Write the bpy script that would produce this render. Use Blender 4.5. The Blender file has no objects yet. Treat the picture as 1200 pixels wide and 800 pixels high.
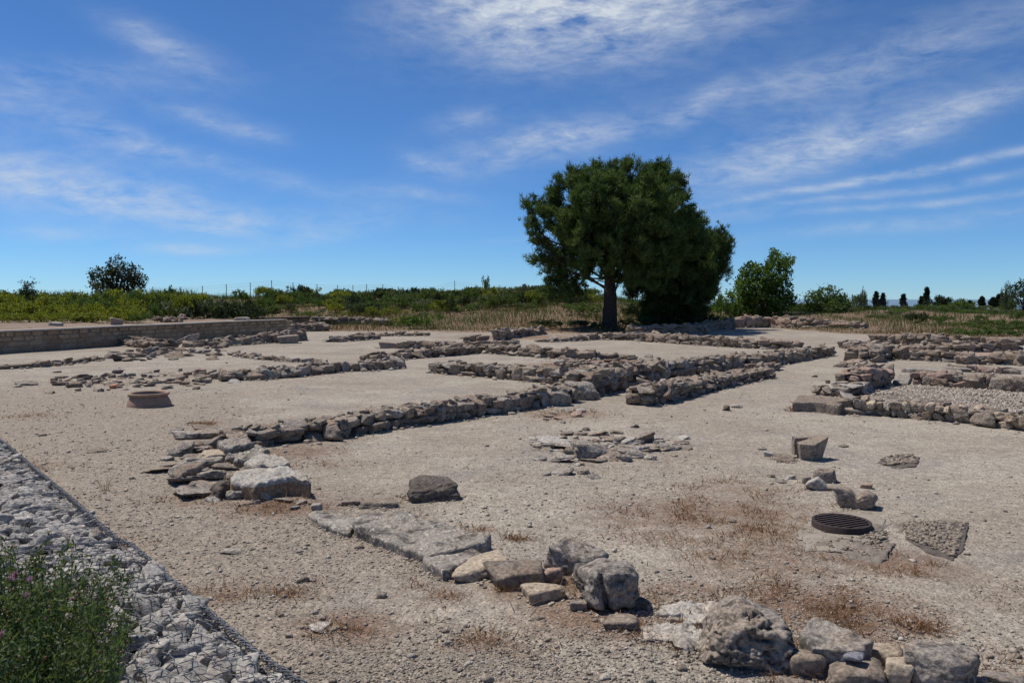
import bpy, bmesh, math, random
import numpy as np
from mathutils import Vector, Matrix, Euler
random.seed(7)
RNG = np.random.default_rng(7)
S = bpy.context.scene
COL = S.collection
rad = math.radians

# ------------------------------------------------------------------ camera
CAM_H, FPX, PITCH = 2.2, 933.3, math.atan(50 / 933.3)
cam_d = bpy.data.cameras.new('camera')
cam_d.lens, cam_d.sensor_width = 28.0, 36.0
cam_d.clip_start, cam_d.clip_end = 0.05, 90000
cam = bpy.data.objects.new('camera', cam_d)
COL.objects.link(cam)
cam.location = (0, 0, CAM_H)
cam.rotation_euler = (math.pi / 2 - PITCH, 0, 0)
S.camera = cam

# ------------------------------------------------------------------ light
SUN_AZ = (-0.87, 0.50)          # horizontal direction towards the sun
SUN_EL = rad(62)
n_ = math.hypot(*SUN_AZ)
SUN = Vector((SUN_AZ[0] / n_ * math.cos(SUN_EL), SUN_AZ[1] / n_ * math.cos(SUN_EL), math.sin(SUN_EL)))
sun_d = bpy.data.lights.new('sun', 'SUN')
sun_d.energy, sun_d.angle, sun_d.color = 4.4, rad(0.53), (1.0, 0.93, 0.835)
sun = bpy.data.objects.new('sun', sun_d)
COL.objects.link(sun)
sun.rotation_euler = SUN.to_track_quat('Z', 'Y').to_euler()
S.view_settings.view_transform = 'Standard'
S.view_settings.look = 'None'
S.view_settings.exposure = 0.0
S.view_settings.gamma = 1.0
S.view_settings.use_curve_mapping = False


def ray(px, py):
    """direction through a photograph pixel (1200 x 800)"""
    f = Vector((0, math.cos(PITCH), -math.sin(PITCH)))
    u = Vector((0, math.sin(PITCH), math.cos(PITCH)))
    return (f * FPX + Vector((1, 0, 0)) * (px - 600) + u * (400 - py)).normalized()


class NT:
    """small node-tree builder"""
    def __init__(self, nt):
        self.nt = nt
        nt.nodes.clear()
    def n(self, t, **kw):
        nd = self.nt.nodes.new(t)
        for k, v in kw.items():
            if k.startswith('i_'):
                key = k[2:]
                key = int(key) if key.isdigit() else key.replace('_', ' ')
                self.set(nd.inputs[key], v)
            else:
                setattr(nd, k, v)
        return nd
    def set(self, sock, v):
        if isinstance(v, bpy.types.NodeSocket):
            self.nt.links.new(v, sock)
        elif isinstance(v, bpy.types.Node):
            self.nt.links.new(v.outputs[0], sock)
        else:
            sock.default_value = v
    def math(self, op, a, b=None, clamp=False):
        nd = self.nt.nodes.new('ShaderNodeMath')
        nd.operation, nd.use_clamp = op, clamp
        self.set(nd.inputs[0], a)
        if b is not None:
            self.set(nd.inputs[1], b)
        return nd.outputs[0]
    def vmath(self, op, a, b=None):
        nd = self.nt.nodes.new('ShaderNodeVectorMath')
        nd.operation = op
        self.set(nd.inputs[0], a)
        if b is not None:
            self.set(nd.inputs[1], b)
        return nd.outputs['Value'] if op in ('LENGTH', 'DOT_PRODUCT') else nd.outputs[0]
    def mix(self, fac, a, b, mode='MIX'):
        nd = self.nt.nodes.new('ShaderNodeMix')
        nd.data_type, nd.blend_type = 'RGBA', mode
        self.set(nd.inputs[0], fac)
        for s, v in ((nd.inputs[6], a), (nd.inputs[7], b)):
            if isinstance(v, tuple) and len(v) == 3:
                v = (*v, 1)
            self.set(s, v)
        return nd.outputs[2]
    def ramp(self, fac, stops, interp='LINEAR'):
        nd = self.nt.nodes.new('ShaderNodeValToRGB')
        cr = nd.color_ramp
        cr.interpolation = interp
        while len(cr.elements) < len(stops):
            cr.elements.new(0.5)
        for e, (p, c) in zip(cr.elements, stops):
            e.position = p
            e.color = (c, c, c, 1) if not isinstance(c, tuple) else (*c[:3], 1)
        self.set(nd.inputs[0], fac)
        return nd.outputs[0]
    def noise(self, vec, scale, detail=4, rough=0.55, dist=0.0):
        nd = self.nt.nodes.new('ShaderNodeTexNoise')
        self.set(nd.inputs['Vector'], vec)
        nd.inputs['Scale'].default_value = scale
        nd.inputs['Detail'].default_value = detail
        nd.inputs['Roughness'].default_value = rough
        nd.inputs['Distortion'].default_value = dist
        return nd.outputs[0]
    def voro(self, vec, scale, feature='F1'):
        nd = self.nt.nodes.new('ShaderNodeTexVoronoi')
        nd.feature = feature
        self.set(nd.inputs['Vector'], vec)
        nd.inputs['Scale'].default_value = scale
        return nd


# ------------------------------------------------------------------ sky (world): daylight sky with thin cirrus
W = bpy.data.worlds.new('World')
S.world = W
W.use_nodes = True
g = NT(W.node_tree)
SKY_STRENGTH = 0.085
sky = g.n('ShaderNodeTexSky', sky_type='NISHITA', sun_disc=False)
sky.sun_elevation = SUN_EL
sky.sun_rotation = math.atan2(SUN_AZ[0], SUN_AZ[1])
sky.altitude, sky.air_density, sky.dust_density, sky.ozone_density = 50, 0.7, 0.0, 10.0
hsv = g.n('ShaderNodeHueSaturation', i_Saturation=1.0, i_Value=1.12, i_Color=sky)
blue = g.mix(1.0, hsv.outputs[0], (.765, 1.0, 1.14), 'MULTIPLY')
geo = g.n('ShaderNodeTexCoord')
sep = g.n('ShaderNodeSeparateXYZ')
g.nt.links.new(geo.outputs['Generated'], sep.inputs[0])
az = g.math('ARCTAN2', sep.outputs[0], sep.outputs[1])
el = g.math('ARCSINE', sep.outputs[2])
comb = g.n('ShaderNodeCombineXYZ', i_0=az, i_1=el)
warpn = g.n('ShaderNodeTexNoise')
g.set(warpn.inputs['Vector'], comb)
warpn.inputs['Scale'].default_value = 5.0
warpn.inputs['Detail'].default_value = 3
warp = g.vmath('SCALE', g.vmath('SUBTRACT', warpn.outputs['Color'], (0.5, 0.5, 0.5)))
warp.node.inputs['Scale'].default_value = 0.026
ae = g.vmath('ADD', comb, warp)
CLOUDS = [  # px, py, half length, half width, angle, amount: where the cirrus stands in the sky
    (700, 16, 150, 40, 4, 1.3), (610, -5, 100, 30, 0, .8), (195, 58, 48, 13, -18, .6), (90, 92, 120, 14, 4, .34), (20, 120, 70, 16, -8, .34),
    (70, 212, 120, 24, -8, .72), (150, 236, 90, 11, -8, .6), (225, 134, 28, 8, 0, .5), (285, 153, 36, 9, -6, .5),
    (150, 171, 45, 10, -8, .45), (260, 192, 130, 9, -12, .32), (225, 293, 40, 5, 0, .7), (240, 267, 32, 5, -4, .5),
    (350, 258, 110, 12, 2, .35), (370, 278, 40, 6, 8, .4), (40, 268, 80, 6, -2, .35), (620, 172, 80, 18, 12, .62), (690, 160, 90, 10, 6, .45),
    (545, 145, 36, 10, 10, .45), (502, 195, 26, 8, -16, .55), (490, 228, 55, 7, -4, .4), (820, 126, 30, 9, 34, .5),
    (930, 98, 150, 20, 10, .36), (1130, 48, 120, 22, 10, .32), (960, 166, 110, 22, 10, .72), (1090, 144, 150, 12, 16, .6),
    (860, 202, 90, 12, 12, .42), (1050, 204, 230, 4, 8, .8), (1000, 231, 190, 4, 6, .5), (1080, 236, 140, 3.5, 4, .55),
    (1110, 255, 140, 7, 5, .42)]
total = None
for (cx, cy, hl, hw, an, am) in CLOUDS:
    d = ray(cx, cy)
    a0, e0 = math.atan2(d.x, d.y), math.asin(d.z)
    mp = g.n('ShaderNodeMapping', vector_type='TEXTURE')
    g.set(mp.inputs['Vector'], ae)
    mp.inputs['Location'].default_value = (a0, e0, 0)
    mp.inputs['Rotation'].default_value = (0, 0, rad(an))
    mp.inputs['Scale'].default_value = (hl / FPX * 1.1, hw / FPX * 1.15, 1)
    r2 = g.vmath('LENGTH', mp)
    v = g.math('MULTIPLY', g.math('POWER', 2.718, g.math('MULTIPLY', g.math('MULTIPLY', r2, r2), -0.9)), am)
    total = v if total is None else g.math('ADD', total, v)
# elsewhere in the sky the same thin cirrus goes on at random
far_n = g.noise(g.n('ShaderNodeMapping', i_Vector=comb, i_Scale=(1.6, 5.0, 1)), 1.6, 5, .55)
behind = g.math('GREATER_THAN', g.math('ABSOLUTE', az), 0.75)
behind = g.math('MAXIMUM', behind, g.math('GREATER_THAN', el, 0.50))
far_c = g.math('MULTIPLY', g.ramp(far_n, [(.5, 0.0), (.75, .6)]), behind)
total = g.math('ADD', total, far_c)
wm = g.n('ShaderNodeMapping', i_Vector=ae, i_Rotation=(0, 0, rad(-8)), i_Scale=(7.0, 17.0, 1))
wisp = g.noise(wm, 1.2, 9, .62, 0.5)
wm2 = g.n('ShaderNodeMapping', i_Vector=ae, i_Rotation=(0, 0, rad(-16)), i_Scale=(26.0, 80.0, 1))
wisp2 = g.noise(wm2, 1.0, 7, .65, 0.3)
wv = g.math('ADD', g.math('MULTIPLY', wisp, .55), g.math('MULTIPLY', wisp2, .45))
wv = g.ramp(wv, [(.36, 0.04), (.50, .45), (.66, 1.0)])
cl = g.math('MULTIPLY', g.math('MULTIPLY', total, wv), 0.95, True)
col = g.mix(cl, blue, (7.2, 7.9, 8.8))
bg = g.n('ShaderNodeBackground', i_Color=col, i_Strength=SKY_STRENGTH)
out = g.n('ShaderNodeOutputWorld')
g.nt.links.new(bg.outputs[0], out.inputs[0])


# ------------------------------------------------------------------ numpy noise
def _hash(ix, iy, iz, seed):
    h = (ix.astype(np.int64) * 374761393 + iy.astype(np.int64) * 668265263 + iz.astype(np.int64) * 2147483647 + seed * 974634541) & 0xffffffff
    h = ((h ^ (h >> 13)) * 1274126177) & 0xffffffff
    h = ((h ^ (h >> 16)) * 2246822519) & 0xffffffff
    return ((h ^ (h >> 15)) & 0xffffff) / float(0xffffff) * 2 - 1


def vnoise(p, seed=0):
    i = np.floor(p).astype(np.int64)
    f = p - i
    f = f * f * f * (f * (f * 6 - 15) + 10)
    r = 0
    for dx in (0, 1):
        wx = f[:, 0] if dx else 1 - f[:, 0]
        for dy in (0, 1):
            wy = f[:, 1] if dy else 1 - f[:, 1]
            for dz in (0, 1):
                wz = f[:, 2] if dz else 1 - f[:, 2]
                r = r + wx * wy * wz * _hash(i[:, 0] + dx, i[:, 1] + dy, i[:, 2] + dz, seed)
    return r


def fbm(p, octv=4, seed=0, gain=.5):
    a, r, q = 1.0, 0, np.array(p, float)
    for o in range(octv):
        r = r + a * vnoise(q, seed + o * 17)
        q = q * 2.03 + 11.3
        a *= gain
    return r


def sstep(a, b, x):
    t = np.clip((x - a) / (b - a), 0, 1)
    return t * t * (3 - 2 * t)


# ------------------------------------------------------------------ mesh helpers
def mesh_np(name, V, F, mat, smooth=True, attrs=None):
    """mesh from numpy vertices and same-sided faces"""
    V, F = np.asarray(V, np.float32), np.asarray(F, np.int32)
    me = bpy.data.meshes.new(name)
    me.vertices.add(len(V))
    me.vertices.foreach_set('co', V.ravel())
    k = F.shape[1]
    me.loops.add(F.size)
    me.loops.foreach_set('vertex_index', F.ravel())
    me.polygons.add(len(F))
    me.polygons.foreach_set('loop_start', np.arange(0, F.size, k, dtype=np.int32))
    me.polygons.foreach_set('loop_total', np.full(len(F), k, np.int32))
    me.update(calc_edges=True)
    if smooth:
        me.polygons.foreach_set('use_smooth', np.ones(len(F), bool))
    if mat:
        me.materials.append(mat)
    for nm, arr in (attrs or {}).items():
        at = me.attributes.new(nm, 'FLOAT', 'POINT')
        at.data.foreach_set('value', np.asarray(arr, np.float32))
    return me


def link(name, me, parent=None, loc=None, rot=None, scale=None):
    o = bpy.data.objects.new(name, me)
    COL.objects.link(o)
    if parent:
        o.parent = parent
    if loc is not None:
        o.location = loc
    if rot is not None:
        o.rotation_euler = rot
    if scale is not None:
        o.scale = scale
    return o


def tag(o, label=None, cat=None, group=None, kind=None):
    for k, v in (('label', label), ('category', cat), ('group', group), ('kind', kind)):
        if v:
            o[k] = v
    return o


def empty(name, loc, label, cat, group=None):
    e = link(name, None, loc=loc)
    e.empty_display_size = .1
    return tag(e, label, cat, group, 'thing')


def ico(sub):
    bm = bmesh.new()
    bmesh.ops.create_icosphere(bm, subdivisions=sub, radius=1)
    V = np.array([v.co[:] for v in bm.verts])
    F = np.array([[v.index for v in f.verts] for f in bm.faces])
    bm.free()
    return V, F


ICO = {k: ico(k) for k in (1, 2, 3, 4, 5, 6)}


def rock_verts(seed, sub=3, p=10, cuts=5, rough=.05, fscale=2.0, box=True, cut=(.72, 1.15), tilt=.12, octv=4, pits=0.0, pscale=4.0, aniso=(1, 1, 1)):
    """a broken stone: unit ball pushed to a rounded polyhedron with rough faces; half extents about 1"""
    r = np.random.default_rng(seed)
    D, F = ICO[sub]
    pl, ds = [], []
    if box:
        for ax in range(3):
            for sg in (-1, 1):
                n = np.zeros(3)
                n[ax] = sg
                n += r.normal(0, tilt, 3)
                pl.append(n / np.linalg.norm(n))
                ds.append(r.uniform(.88, 1.02))
    for _ in range(cuts):
        n = r.normal(0, 1, 3)
        pl.append(n / np.linalg.norm(n))
        ds.append(r.uniform(*cut) * (1.25 if box else 1))
    pl, ds = np.array(pl), np.array(ds)
    q = np.maximum(D @ pl.T, 0) / ds
    rr = (q ** p).sum(1) ** (-1 / p)
    V = D * rr[:, None]
    an = np.array(aniso)
    n1 = fbm(V * an * fscale + seed * 3.1, octv, seed)
    V = V * (1 + rough * n1)[:, None]
    if pits:
        n2 = fbm(V * an * pscale + seed * 1.7, 3, seed + 5)
        n3 = np.abs(fbm(V * an * pscale * .6 + seed, 3, seed + 9))
        n4 = fbm(V * an * pscale * .35 + seed * 2.3, 2, seed + 13)
        V = V * (1 - pits * np.clip(n2 - .15, 0, 1) * np.clip(n4 + .5, 0, 1) - pits * 1.5 * np.clip(.16 - n3, 0, 1) * np.clip(n4 + .6, 0, 1.2))[:, None]
    return V, F


# ------------------------------------------------------------------ materials
def pmat(name):
    m = bpy.data.materials.new(name)
    m.use_nodes = True
    t = NT(m.node_tree)
    o = t.n('ShaderNodeOutputMaterial')
    return m, t, o


def finish(t, o, color, rough=.9, bump=None, bstr=.5, bdist=.02, spec=.25):
    b = t.n('ShaderNodeBsdfPrincipled')
    t.set(b.inputs['Base Color'], color if not (isinstance(color, tuple) and len(color) == 3) else (*color, 1))
    t.set(b.inputs['Roughness'], rough)
    b.inputs['Specular IOR Level'].default_value = spec
    if bump is not None:
        bn = t.n('ShaderNodeBump', i_Strength=bstr, i_Distance=bdist)
        t.set(bn.inputs['Height'], bump)
        t.nt.links.new(bn.outputs[0], b.inputs['Normal'])
    t.nt.links.new(b.outputs[0], o.inputs[0])


def stone_mat(name, cols, lichen=.5, dark=(.07, .062, .058), stain=(.30, .20, .12), stain_amt=.35, bscale=1.0, rnd='object', bstr=.8, pale=.35, lscale=7.0, bdist=.02):
    """limestone: base colour picked per stone, mottled, with dark lichen and earthy stains"""
    m, t, o = pmat(name)
    gp = t.n('ShaderNodeNewGeometry').outputs['Position']
    if rnd == 'object':
        rv = t.n('ShaderNodeObjectInfo').outputs['Random']
    else:
        rv = t.n('ShaderNodeAttribute', attribute_name='tone').outputs['Fac']
    off = t.math('MULTIPLY', rv, 37.0)
    cx = t.n('ShaderNodeCombineXYZ', i_0=off, i_1=off, i_2=off)
    p = t.vmath('ADD', gp, cx)
    n1 = t.noise(p, 3.0, 6, .6)
    n2 = t.noise(p, lscale, 8, .68, .3)
    n3 = t.noise(p, 34, 6, .75)
    base = t.ramp(t.math('ADD', t.math('MULTIPLY', rv, .72), t.math('MULTIPLY', n1, .28)),
                  [(i / max(1, len(cols) - 1) * .8 + .12, c) for i, c in enumerate(cols)])
    base = t.mix(t.math('MULTIPLY', t.ramp(n1, [(.42, 0.0), (.62, 1.0)]), stain_amt), base, stain)
    base = t.mix(t.math('MULTIPLY', t.ramp(n2, [(.50, 0.0), (.60, 1.0)]), lichen), base, dark)
    n4 = t.noise(p, lscale * 1.7, 8, .75)
    base = t.mix(t.math('MULTIPLY', t.ramp(n4, [(.55, 0.0), (.63, 1.0)]), pale), base, (.56, .515, .445))
    base = t.mix(.8, base, t.ramp(n3, [(.32, .12), (.5, .5), (.68, .9)]), 'OVERLAY')
    vr = t.voro(p, 26 * bscale)
    h = t.math('ADD', t.math('MULTIPLY', t.noise(p, 18 * bscale, 9, .72), 1.0), t.math('MULTIPLY', vr.outputs['Distance'], .35))
    finish(t, o, base, .92, h, bstr, bdist)
    return m


M = {}
M['ashlar'] = stone_mat('ashlar', [(.27, .18, .11), (.35, .25, .16), (.42, .315, .21), (.31, .225, .155)], lichen=.35, stain=(.22, .14, .08), stain_amt=.3, pale=.12)
M['wall_stone'] = stone_mat('wall_stone', [(.16, .122, .09), (.235, .19, .146), (.30, .252, .20), (.21, .175, .145), (.34, .285, .22)], lichen=.7, stain_amt=.4, pale=.6)
M['far_stone'] = stone_mat('far_stone', [(.155, .115, .085), (.23, .178, .137), (.295, .24, .19), (.20, .158, .128), (.33, .275, .22)], lichen=.55, stain_amt=.4, pale=.6)
M['grey_stone'] = stone_mat('grey_stone', [(.225, .20, .172), (.29, .262, .228), (.345, .312, .272)], lichen=.75, stain_amt=.3, pale=.6)
M['cream_stone'] = stone_mat('cream_stone', [(.36, .29, .21), (.44, .365, .275)], lichen=.18, stain_amt=.25, pale=.3)
M['white_stone'] = stone_mat('white_stone', [(.40, .375, .33), (.45, .42, .375)], lichen=.3, stain_amt=.35, stain=(.34, .25, .17))
M['black_stone'] = stone_mat('black_stone', [(.09, .078, .07), (.13, .115, .10)], lichen=.6, stain_amt=.25, dark=(.03, .028, .026), pale=.12, bstr=1.0)
M['porous_stone'] = stone_mat('porous_stone', [(.27, .245, .215), (.34, .30, .255)], lichen=.8, stain_amt=.35, dark=(.055, .05, .046), pale=.3, bscale=.9, bstr=1.0, lscale=11, bdist=.03)
M['slab_stone'] = stone_mat('slab_stone', [(.27, .245, .212), (.33, .305, .265)], lichen=.95, stain_amt=.2, dark=(.085, .076, .068), pale=.55, lscale=5)
M['brown_stone'] = stone_mat('brown_stone', [(.215, .175, .14), (.28, .235, .19)], lichen=.55, stain_amt=.3, pale=.2)
M['pink_stone'] = stone_mat('pink_stone', [(.30, .21, .17), (.36, .26, .21)], lichen=.35, stain_amt=.25, pale=.2)
M['red_tile'] = stone_mat('red_tile', [(.45, .20, .12), (.5, .24, .15)], lichen=.1, stain_amt=.1, pale=.1)
M['gabion_stone'] = stone_mat('gabion_stone', [(.27, .262, .248), (.36, .345, .32), (.43, .405, .365), (.31, .302, .285), (.38, .325, .26)], lichen=.22, stain_amt=.12, dark=(.14, .135, .13), pale=.35)
M['gabion_fill'] = stone_mat('gabion_fill', [(.24, .235, .23), (.32, .315, .305), (.38, .365, .345), (.28, .275, .275)], lichen=.22, stain_amt=.12, dark=(.14, .135, .13), pale=.3, rnd='tone')
M['pebble'] = stone_mat('pebble', [(.23, .19, .15), (.33, .28, .225), (.42, .37, .305), (.56, .515, .45)], lichen=.2, stain_amt=.15, pale=.2, rnd='tone')
M['blue_stone'] = stone_mat('blue_stone', [(.20, .21, .235), (.23, .24, .265)], lichen=.1, stain_amt=.05, pale=.1)


def earth_mat():
    """trodden gravelly earth: beige, with greyer gravel, pale worn areas and rusty dry patches"""
    m, t, o = pmat('gravelly_earth')
    p = t.n('ShaderNodeNewGeometry').outputs['Position']
    at = t.n('ShaderNodeAttribute', attribute_name='rust').outputs['Fac']
    big = t.noise(p, .22, 5, .6)
    mid = t.noise(p, 1.1, 7, .65, .4)
    fine = t.noise(p, 9, 8, .7)
    mpx = t.n('ShaderNodeMapping', i_Vector=p, i_Rotation=(0, 0, rad(38)), i_Scale=(.35, 1.5, 1))
    streak = t.noise(mpx, 1.0, 6, .62, .5)
    c = t.mix(t.ramp(big, [(.40, 0.0), (.58, 1.0)]), (.302, .260, .207), (.352, .312, .254))
    c = t.mix(t.math('MULTIPLY', t.ramp(mid, [(.46, 0.0), (.66, 1.0)]), .5), c, (.225, .187, .15))
    c = t.mix(t.math('MULTIPLY', t.ramp(streak, [(.52, 0.0), (.68, 1.0)]), .6), c, (.40, .348, .278))
    c = t.mix(t.math('MULTIPLY', t.ramp(t.noise(p, .7, 5, .6, .6), [(.52, 0.0), (.64, 1.0)]), .55), c, (.242, .218, .195))
    gr = t.n('ShaderNodeAttribute', attribute_name='grit').outputs['Fac']
    c = t.mix(t.math('MULTIPLY', t.ramp(t.math('ADD', gr, t.math('MULTIPLY', t.math('SUBTRACT', t.noise(p, 2.5, 7, .7), .5), .9)), [(.25, 0.0), (.8, 1.0)]), .8), c, (.268, .226, .178))
    rustn = t.math('ADD', at, t.math('MULTIPLY', t.math('SUBTRACT', t.noise(p, 5, 6, .7), .5), 1.1))
    c = t.mix(t.math('MULTIPLY', t.ramp(rustn, [(.24, 0.0), (.70, 1.0)]), .85), c, (.188, .118, .078))
    # grit: single grains of differing stone
    v1 = t.voro(p, 55)
    grit = t.ramp(v1.outputs['Color'], [(.0, .12), (.5, .5), (1.0, .92)])
    c = t.mix(.55, c, grit, 'OVERLAY')
    v3 = t.voro(p, 120)
    c = t.mix(.4, c, t.ramp(v3.outputs['Color'], [(.0, .15), (.5, .5), (1.0, .9)]), 'OVERLAY')
    v2 = t.voro(p, 18)
    spots = t.math('MULTIPLY', t.ramp(v2.outputs['Distance'], [(.16, 1.0), (.26, 0.0)]), t.ramp(v2.outputs['Color'], [(.62, 0.0), (.66, 1.0)]))
    c = t.mix(t.math('MULTIPLY', spots, .6), c, (.44, .40, .345))
    c = t.mix(.7, c, t.ramp(fine, [(.25, .26), (.5, .5), (.75, .74)]), 'OVERLAY')
    h = t.math('ADD', t.math('MULTIPLY', fine, .9), t.math('ADD', t.math('MULTIPLY', t.math('SUBTRACT', .5, v1.outputs['Distance']), .30), t.math('MULTIPLY', spots, .35)))
    h = t.math('ADD', h, t.math('MULTIPLY', t.noise(p, 60, 4, .7), .25))
    finish(t, o, c, .95, h, .9, .025, .15)
    return m


M['earth'] = earth_mat()


def simple_noise_mat(name, a, b, scale=8, rough=.9, bstr=.5, bdist=.02, bscale=30, spec=.2):
    m, t, o = pmat(name)
    p = t.n('ShaderNodeNewGeometry').outputs['Position']
    n1 = t.noise(p, scale, 7, .65)
    c = t.mix(t.ramp(n1, [(.35, 0.0), (.65, 1.0)]), a, b)
    finish(t, o, c, rough, t.noise(p, bscale, 6, .7), bstr, bdist, spec)
    return m


M['fill'] = simple_noise_mat('earth_fill', (.15, .11, .08), (.25, .20, .152), 6, bscale=20, bstr=1)
M['mortar'] = simple_noise_mat('old_mortar', (.25, .185, .125), (.34, .26, .18), 5, bscale=25, bstr=.9)
M['coping'] = simple_noise_mat('coping', (.32, .28, .24), (.42, .375, .325), 4, bscale=22)
M['collar'] = simple_noise_mat('worn_mortar', (.27, .232, .188), (.36, .315, .26), 7, bscale=30, bstr=.8)
M['timber'] = simple_noise_mat('weathered_timber', (.10, .08, .065), (.17, .135, .11), 5)
M['terracotta'] = simple_noise_mat('terracotta', (.38, .26, .185), (.28, .19, .138), 9, bscale=40, bstr=.5)
M['rust'] = simple_noise_mat('rusted_iron', (.028, .020, .018), (.055, .036, .030), 25, .8, bscale=80, bstr=.4, bdist=.004, spec=.4)
M['soil_and_well_dark'] = simple_noise_mat('soil_and_well_dark', (.02, .017, .014), (.035, .03, .025), 12)  # soil inside the jar; also the painted darkness of the well
M['concrete'] = simple_noise_mat('rough_concrete', (.19, .158, .13), (.34, .295, .24), 16, bscale=35, bstr=1.0, bdist=.03)
M['steel'] = simple_noise_mat('galvanised_wire', (.075, .082, .10), (.13, .14, .16), 60, .55, bscale=90, bstr=.2, bdist=.002, spec=.5)
M['post'] = simple_noise_mat('fence_post', (.10, .10, .10), (.16, .155, .15), 10, .7)
M['gravel_bed'] = simple_noise_mat('gravel_bed', (.12, .10, .085), (.20, .17, .142), 14, bscale=45, bstr=1.0, bdist=.03)


def leaf_mat(name, ramp, trans=.30, dry=None):
    m, t, o = pmat(name)
    tone = t.n('ShaderNodeAttribute', attribute_name='tone').outputs['Fac']
    rv = t.n('ShaderNodeObjectInfo').outputs['Random']
    f = t.math('ADD', t.math('MULTIPLY', tone, .8), t.math('MULTIPLY', rv, .2))
    c = t.ramp(f, ramp)
    d = t.n('ShaderNodeBsdfPrincipled')
    t.set(d.inputs['Base Color'], c)
    d.inputs['Roughness'].default_value = .6
    d.inputs['Specular IOR Level'].default_value = .25
    tr = t.n('ShaderNodeBsdfTranslucent')
    t.set(tr.inputs['Color'], t.mix(1.0, c, (1.15, 1.2, .55), 'MULTIPLY'))
    mx = t.n('ShaderNodeMixShader')
    mx.inputs[0].default_value = trans
    t.nt.links.new(d.outputs[0], mx.inputs[1])
    t.nt.links.new(tr.outputs[0], mx.inputs[2])
    t.nt.links.new(mx.outputs[0], o.inputs[0])
    return m


M['pine'] = leaf_mat('pine_needles', [(0, (.032, .056, .017)), (.5, (.070, .112, .032)), (1, (.135, .185, .054))], .36)
M['shrub_yellow'] = leaf_mat('yellow_green_leaves', [(0, (.08, .11, .02)), (.5, (.18, .20, .032)), (1, (.29, .285, .06))], .45)
M['shrub_green'] = leaf_mat('green_leaves', [(0, (.045, .075, .02)), (.5, (.085, .13, .034)), (1, (.14, .19, .055))], .36)
M['shrub_grey'] = leaf_mat('grey_green_leaves', [(0, (.06, .08, .04)), (.5, (.105, .13, .07)), (1, (.17, .19, .115))], .3)
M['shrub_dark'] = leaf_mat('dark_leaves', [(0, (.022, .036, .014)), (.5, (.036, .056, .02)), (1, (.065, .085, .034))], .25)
M['tree_leaf'] = leaf_mat('broad_leaves', [(0, (.05, .09, .02)), (.5, (.095, .155, .034)), (1, (.155, .22, .055))], .4)
M['oak_leaf'] = leaf_mat('oak_leaves', [(0, (.03, .038, .014)), (.5, (.05, .06, .022)), (1, (.085, .085, .035))], .25)
M['cypress'] = leaf_mat('cypress_leaves', [(0, (.014, .024, .012)), (.5, (.024, .036, .018)), (1, (.04, .05, .026))], .15)
M['meadow'] = leaf_mat('meadow_grass', [(0, (.055, .095, .02)), (.3, (.095, .13, .034)), (.55, (.15, .135, .055)), (.78, (.165, .105, .06)), (1, (.32, .25, .15))], .3)
M['dry_grass'] = leaf_mat('dry_grass', [(0, (.12, .055, .032)), (.5, (.215, .108, .056)), (1, (.37, .25, .135))], .25)
M['thistle'] = leaf_mat('thistle_leaves', [(0, (.055, .085, .035)), (.5, (.105, .145, .058)), (.85, (.17, .20, .09)), (1, (.26, .19, .10))], .4)
M['pink'] = leaf_mat('pink_petals', [(0, (.36, .14, .33)), (1, (.60, .36, .56))], .3)
M['bark'] = simple_noise_mat('bark', (.035, .028, .024), (.075, .058, .048), 7, bscale=9, bstr=1.0, bdist=.08)
M['pale_bark'] = simple_noise_mat('pale_bark', (.22, .19, .165), (.30, .265, .23), 7, bscale=12, bstr=.8, bdist=.03)

m_, t_, o_ = pmat('sea_water')
finish(t_, o_, (.15, .24, .31), .5, t_.noise(t_.n('ShaderNodeNewGeometry').outputs['Position'], .05, 5), .3, 1.0)
M['sea'] = m_


# ------------------------------------------------------------------ the ground
Y0X = [-80, -40, -20, -5, 5, 9, 13, 19, 21, 24, 32, 50, 90]
Y0Y = [46, 48, 54, 54, 50, 53, 60, 62, 51, 46, 43, 40, 36]
def G(px, py, z=0.0):
    """the place on the ground (height z) that the photograph shows at a pixel"""
    d = ray(px, py)
    s = (CAM_H - z) / -d.z
    return Vector((d.x * s, d.y * s, z))


GAB = [tuple(G(a, b, .085)[:2]) for a, b in [(0, 515), (50, 557), (90, 590), (120, 618), (138, 633), (152, 637), (200, 680), (250, 722), (300, 765), (355, 802)]]
GAB = [(GAB[0][0] - 6.5, GAB[0][1] + 7.2)] + GAB + [(GAB[-1][0] + 1.7, GAB[-1][1] - 2.0), (GAB[-1][0] + 4.0, GAB[-1][1] - 5.0)]


def gab_dist(x, y):
    """signed distance from the gabion's edge: positive on the camera's side"""
    best = np.full(np.shape(x), 1e9)
    sgn = np.ones(np.shape(x))
    for (ax, ay), (bx, by) in zip(GAB[:-1], GAB[1:]):
        dx, dy = bx - ax, by - ay
        L = math.hypot(dx, dy)
        tt = np.clip(((x - ax) * dx + (y - ay) * dy) / (L * L), 0, 1)
        ex, ey = x - (ax + tt * dx), y - (ay + tt * dy)
        dd = np.hypot(ex, ey)
        s = np.sign(dx * (y - ay) - dy * (x - ax))
        m = dd < best
        best = np.where(m, dd, best)
        sgn = np.where(m, s, sgn)
    return -best * sgn


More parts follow.
